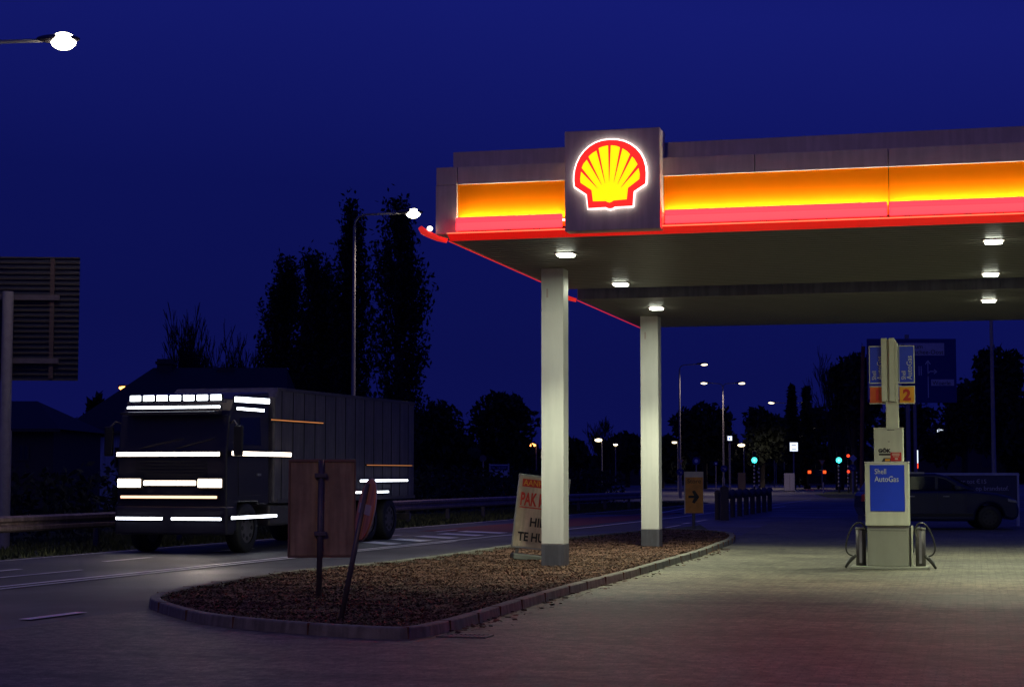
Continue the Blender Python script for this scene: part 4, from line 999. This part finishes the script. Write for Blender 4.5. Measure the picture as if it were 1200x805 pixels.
b1.build('white_letter', M['litwhite'], sf); b2.build('blue_letter', M['litblue'], sf)

# ------------------------------------------------------------------ trees
def leafmesh(name, pts, size, m, parent, seed=0, up=.0):
    rr = random.Random(seed); v = []; f = []
    for p in pts:
        s_ = size*rr.uniform(.5, 1.3); a = Vector((rr.gauss(0, 1), rr.gauss(0, 1), rr.gauss(0, 1)+up)).normalized(); b_ = a.orthogonal().normalized()
        b_ = (b_*math.cos(rr.uniform(0, 6.3))+a.cross(b_)*math.sin(rr.uniform(0, 6.3))).normalized()
        o = len(v); p = Vector(p); v += [p-a*s_, p+b_*s_*.45, p+a*s_, p-b_*s_*.45]; f.append((o, o+1, o+2, o+3))
    me = bpy.data.meshes.new(name); me.from_pydata(v, [], f); me.materials.append(m)
    o = bpy.data.objects.new(name, me); C.objects.link(o); o.parent = parent; return o
def poplar(label, px, d, top_py, wpx, seed, group='poplars behind the road', cut=0):
    rr = random.Random(seed); H = PZ(top_py, d); W_ = wpx/2*d/2100
    t = thing('poplar_tree', label, 'tree', (PX(px, d), d, 0), 0, group)
    b = MB().tube([(0, 0, 0), (.05, 0, H*.3), (-.05, .05, H*.6), (0, 0, H*.95)], .2, 8, rs=[.35, .25, .14, .03])
    pts = []
    nl = 4
    for k_ in range(175):
        z = H*rr.uniform(.06, .9); a = rr.uniform(0, 6.283); fr = z/H
        prof_ = (.62+.38*math.sin(min(1, fr*1.5)*math.pi/2+.0)) if fr < .55 else max(.05, (1-fr)/.45)**.75
        rad = W_*prof_*rr.uniform(.45, 1.02)*(1+.12*math.sin(a*3+z))
        ln = H*rr.uniform(.07, .17); tip = Vector((rad*math.cos(a), rad*math.sin(a), min(z+ln, H*1.0)))
        base = Vector((rad*.15*math.cos(a), rad*.15*math.sin(a), z-ln*.35)); mid = base.lerp(tip, .5)+Vector((math.cos(a), math.sin(a), 0))*rad*.18
        b.tube([base, mid, tip], .03, 4, rs=[.05, .03, .012])
        for q in range(58):
            u_ = rr.uniform(.15, 1.05); p = base.lerp(tip, u_)+Vector((math.cos(a), math.sin(a), 0))*rad*.18*(1-abs(2*u_-1))
            pts.append(p+Vector((rr.gauss(0, .17), rr.gauss(0, .17), rr.gauss(0, .3))))
    for q in range(140): pts.append(Vector((rr.gauss(0, .16), rr.gauss(0, .16), H*(rr.uniform(.86, 1.02)))))
    b.build('trunk', M['bark'], t)
    leafmesh('crown', pts, .155, M['leafdark'], t, seed, up=.8)
    return t
def bare(label, px, d, top_py, wpx, seed, group='bare trees'):
    rr = random.Random(seed); H = PZ(top_py, d); W_ = wpx/2*d/2100
    t = thing('bare_tree', label, 'tree', (PX(px, d), d, 0), 0, group); b = MB(); tw = MB()
    def grow(p, dr, ln, r, lv):
        q = p+dr*ln; m_ = p.lerp(q, .5)+Vector((rr.gauss(0, .05), rr.gauss(0, .05), 0))*ln
        r = max(r, .034); (b if lv < 2 else tw).tube([p, m_, q], r, 4 if lv > 1 else 6, rs=[r, r*.85, r*.7])
        if lv >= 5: return
        for _ in range(rr.choice((2, 3, 3)) if lv < 4 else 3):
            nd = (dr+Vector((rr.gauss(0, .42), rr.gauss(0, .42), rr.uniform(0, .35)))).normalized()
            grow(p.lerp(q, rr.uniform(.6, 1)), nd, ln*rr.uniform(.55, .85), r*.58, lv+1)
    s0 = H*.27
    for k_ in range(9): grow(Vector((rr.uniform(-.9, .9), rr.uniform(-.3, .3), 0)), Vector((rr.uniform(-.45, .45), rr.uniform(-.3, .3), 1)).normalized(), s0*rr.uniform(.8, 1.1), .17, 0)
    b.build('trunk', M['bark'], t); c = tw.build('crown', M['bark'], t)
    zmax = max(v_.co.z for v_ in c.data.vertices); xm = max(abs(v_.co.x) for v_ in c.data.vertices)
    kx = W_/xm; kz = H/zmax
    for ob in t.children: ob.data.transform(Matrix.Diagonal((kx, kx, kz, 1)))
    return t
def broad(label, px, d, top_py, wpx, seed, n_=3200, group='dark trees at the far side', m='leafdark', conif=False, base=.12):
    rr = random.Random(seed); H = PZ(top_py, d); W_ = wpx/2*d/2100
    t = thing('conifer_tree' if conif else 'leafy_tree', label, 'tree', (PX(px, d), d, 0), 0, group)
    b = MB().tube([(0, 0, 0), (.1, 0, H*.35), (0, 0, H*.8)], .3, 8, rs=[.35, .25, .05]); pts = []
    if conif:
        for q in range(n_):
            fr = rr.random()**.8; z = H*(.06+.94*fr); rad = W_*(1-fr)**.9*(.75+.25*math.sin(z*4))*math.sqrt(rr.random())+.08; a = rr.uniform(0, 6.283)
            pts.append((rad*math.cos(a), rad*math.sin(a), z-rad*.2))
    else:
        lobes = []
        for k_ in range(16):
            a = rr.uniform(0, 6.283); el = rr.uniform(-.5, 1.2); rl = rr.uniform(.25, .45)
            cx2 = W_*(1-rl)*math.cos(a)*math.cos(el)*rr.uniform(.6, 1); cy2 = W_*(1-rl)*math.sin(a)*math.cos(el); cz2 = H*(.5+base*.5)+H*(.5-base*.5)*(1-rl*.9)*math.sin(el)*.98
            lobes.append((cx2, cy2, cz2, rl))
            b.tube([(0, 0, H*.3), (cx2*.5, cy2*.5, (H*.3+cz2)/2), (cx2, cy2, cz2)], .1, 5, rs=[.14, .09, .03])
        for q in range(n_):
            cx2, cy2, cz2, rl = rr.choice(lobes); v_ = Vector((rr.gauss(0, 1), rr.gauss(0, 1), rr.gauss(0, 1))).normalized()*rr.random()**.4*1.08
            pts.append((cx2+v_.x*W_*rl, cy2+v_.y*W_*rl, max(.2, min(H*1.02, cz2+v_.z*H*.5*rl))))
    b.build('trunk', M['bark'], t)
    leafmesh('crown', pts, (.30 if n_ > 2500 else .4)*max(1, d/140), M[m], t, seed)
    return t
poplar('tallest poplar, right of the slim street lamp', 466, 92, 236, 84, 5)
poplar('narrow tall poplar just behind the slim street lamp pole', 410, 95, 240, 58, 6)
poplar('shorter poplar with a single thick top, third from the right', 370, 98, 300, 74, 7)
poplar('shorter poplar at the left end of the poplar row', 332, 100, 306, 72, 8)
poplar('low young poplar between the tall and the short pairs', 390, 103, 380, 60, 9)
bare('left bare tree rising behind the white house', 212, 105, 352, 70, 21)
bare('right bare tree rising behind the white house', 272, 108, 372, 90, 22)
broad('small dark tree left of the white house roof', 112, 100, 462, 34, 31, 1200)
broad('low dark shrubby tree between the two houses', 74, 90, 492, 60, 32, 1500)
broad('dark low tree right of the white house', 350, 110, 430, 110, 33, 2500)
broad('dark round tree left half of the pair right of the truck', 515, 165, 470, 92, 34, 3200)
broad('largest round tree just left of the front column', 587, 170, 460, 100, 35, 3800)
broad('low dark tree at the right foot of the poplars', 440, 120, 470, 110, 36, 2200)
broad('dark tree immediately right of the front column', 665, 175, 512, 60, 37, 1500)
bare('thin bare-topped tree in the gap between the columns', 708, 185, 487, 56, 38)
broad('low wide tree in the gap between the columns', 735, 215, 508, 80, 39, 1800)
broad('tree directly behind the second column', 775, 200, 508, 60, 40, 1500)
broad('broad dark tree behind the middle twin-armed lamp', 825, 190, 472, 100, 41, 3800)
broad('dark tree between the middle and farthest lamps', 893, 205, 478, 80, 42, 3200)
broad('left pointed conifer near the farthest lamp', 929, 185, 452, 22, 43, 1300, conif=True)
broad('right pointed conifer near the farthest lamp', 946, 190, 455, 26, 44, 1400, conif=True)
broad('tall dark tree left of the blue direction sign', 1000, 160, 412, 90, 45, 4500)
bare('bare twiggy tree above the pump, left of the direction sign', 982, 178, 402, 80, 46)
broad('dark tree behind the blue direction sign', 1070, 170, 470, 110, 47, 3500)
broad('tall dark tree at the right edge behind the dark street lamp', 1172, 120, 405, 95, 48, 5200)
broad('dark tree just right of the blue direction sign', 1130, 150, 440, 70, 49, 3000)
broad('dark tree low behind the farthest lamp', 960, 215, 478, 90, 50, 2800)
broad('dark shrub mass right of the shop building', 1215, 100, 470, 90, 51, 2500)
# distant woodland: one mass
rr = random.Random(77); pts = []
for _ in range(30000):
    px = rr.uniform(-250, 1450); d = rr.uniform(285, 330)
    top = PZ(524+5*math.sin(px*.021)+4*math.sin(px*.067+1)+3*math.sin(px*.19)+(8 if 640 < px < 760 else 0), d)
    pts.append((PX(px, d), d, rr.uniform(0, 1)**.8*top))
o = leafmesh('far_woodland', pts, .95, M['leafdark'], None, 5); tag(o, 'far-off belt of woodland along the horizon', 'woodland', kind='stuff')
# low hedge behind the guardrail at left
hp = []
for _ in range(14000):
    S = rr.uniform(38, 105); L = rr.uniform(-27, -24.5)-(S-40)*.02; x, y = RD(L, S); hp.append((x, y, rr.uniform(0, 1.5+.3*math.sin(S*1.3)+.2*math.sin(S*3.1))))
hd = thing('hedge', 'dark clipped hedge running behind the guardrail', 'hedge', (*RD(-26, 60), 0))
cr_ = leafmesh('foliage', [(a-hd.location.x, b_-hd.location.y, c) for a, b_, c in hp], .14, M['leafdark'], hd, 9)
b = MB()
for i in range(40):
    S = 38+i*1.7; x, y = RD(-25.8-(S-40)*.02, S); x -= hd.location.x; y -= hd.location.y; b.tube([(x, y, 0), (x+.05, y, .6), (x, y+.05, 1.2)], .03, 5)
b.build('stem', M['bark'], hd)
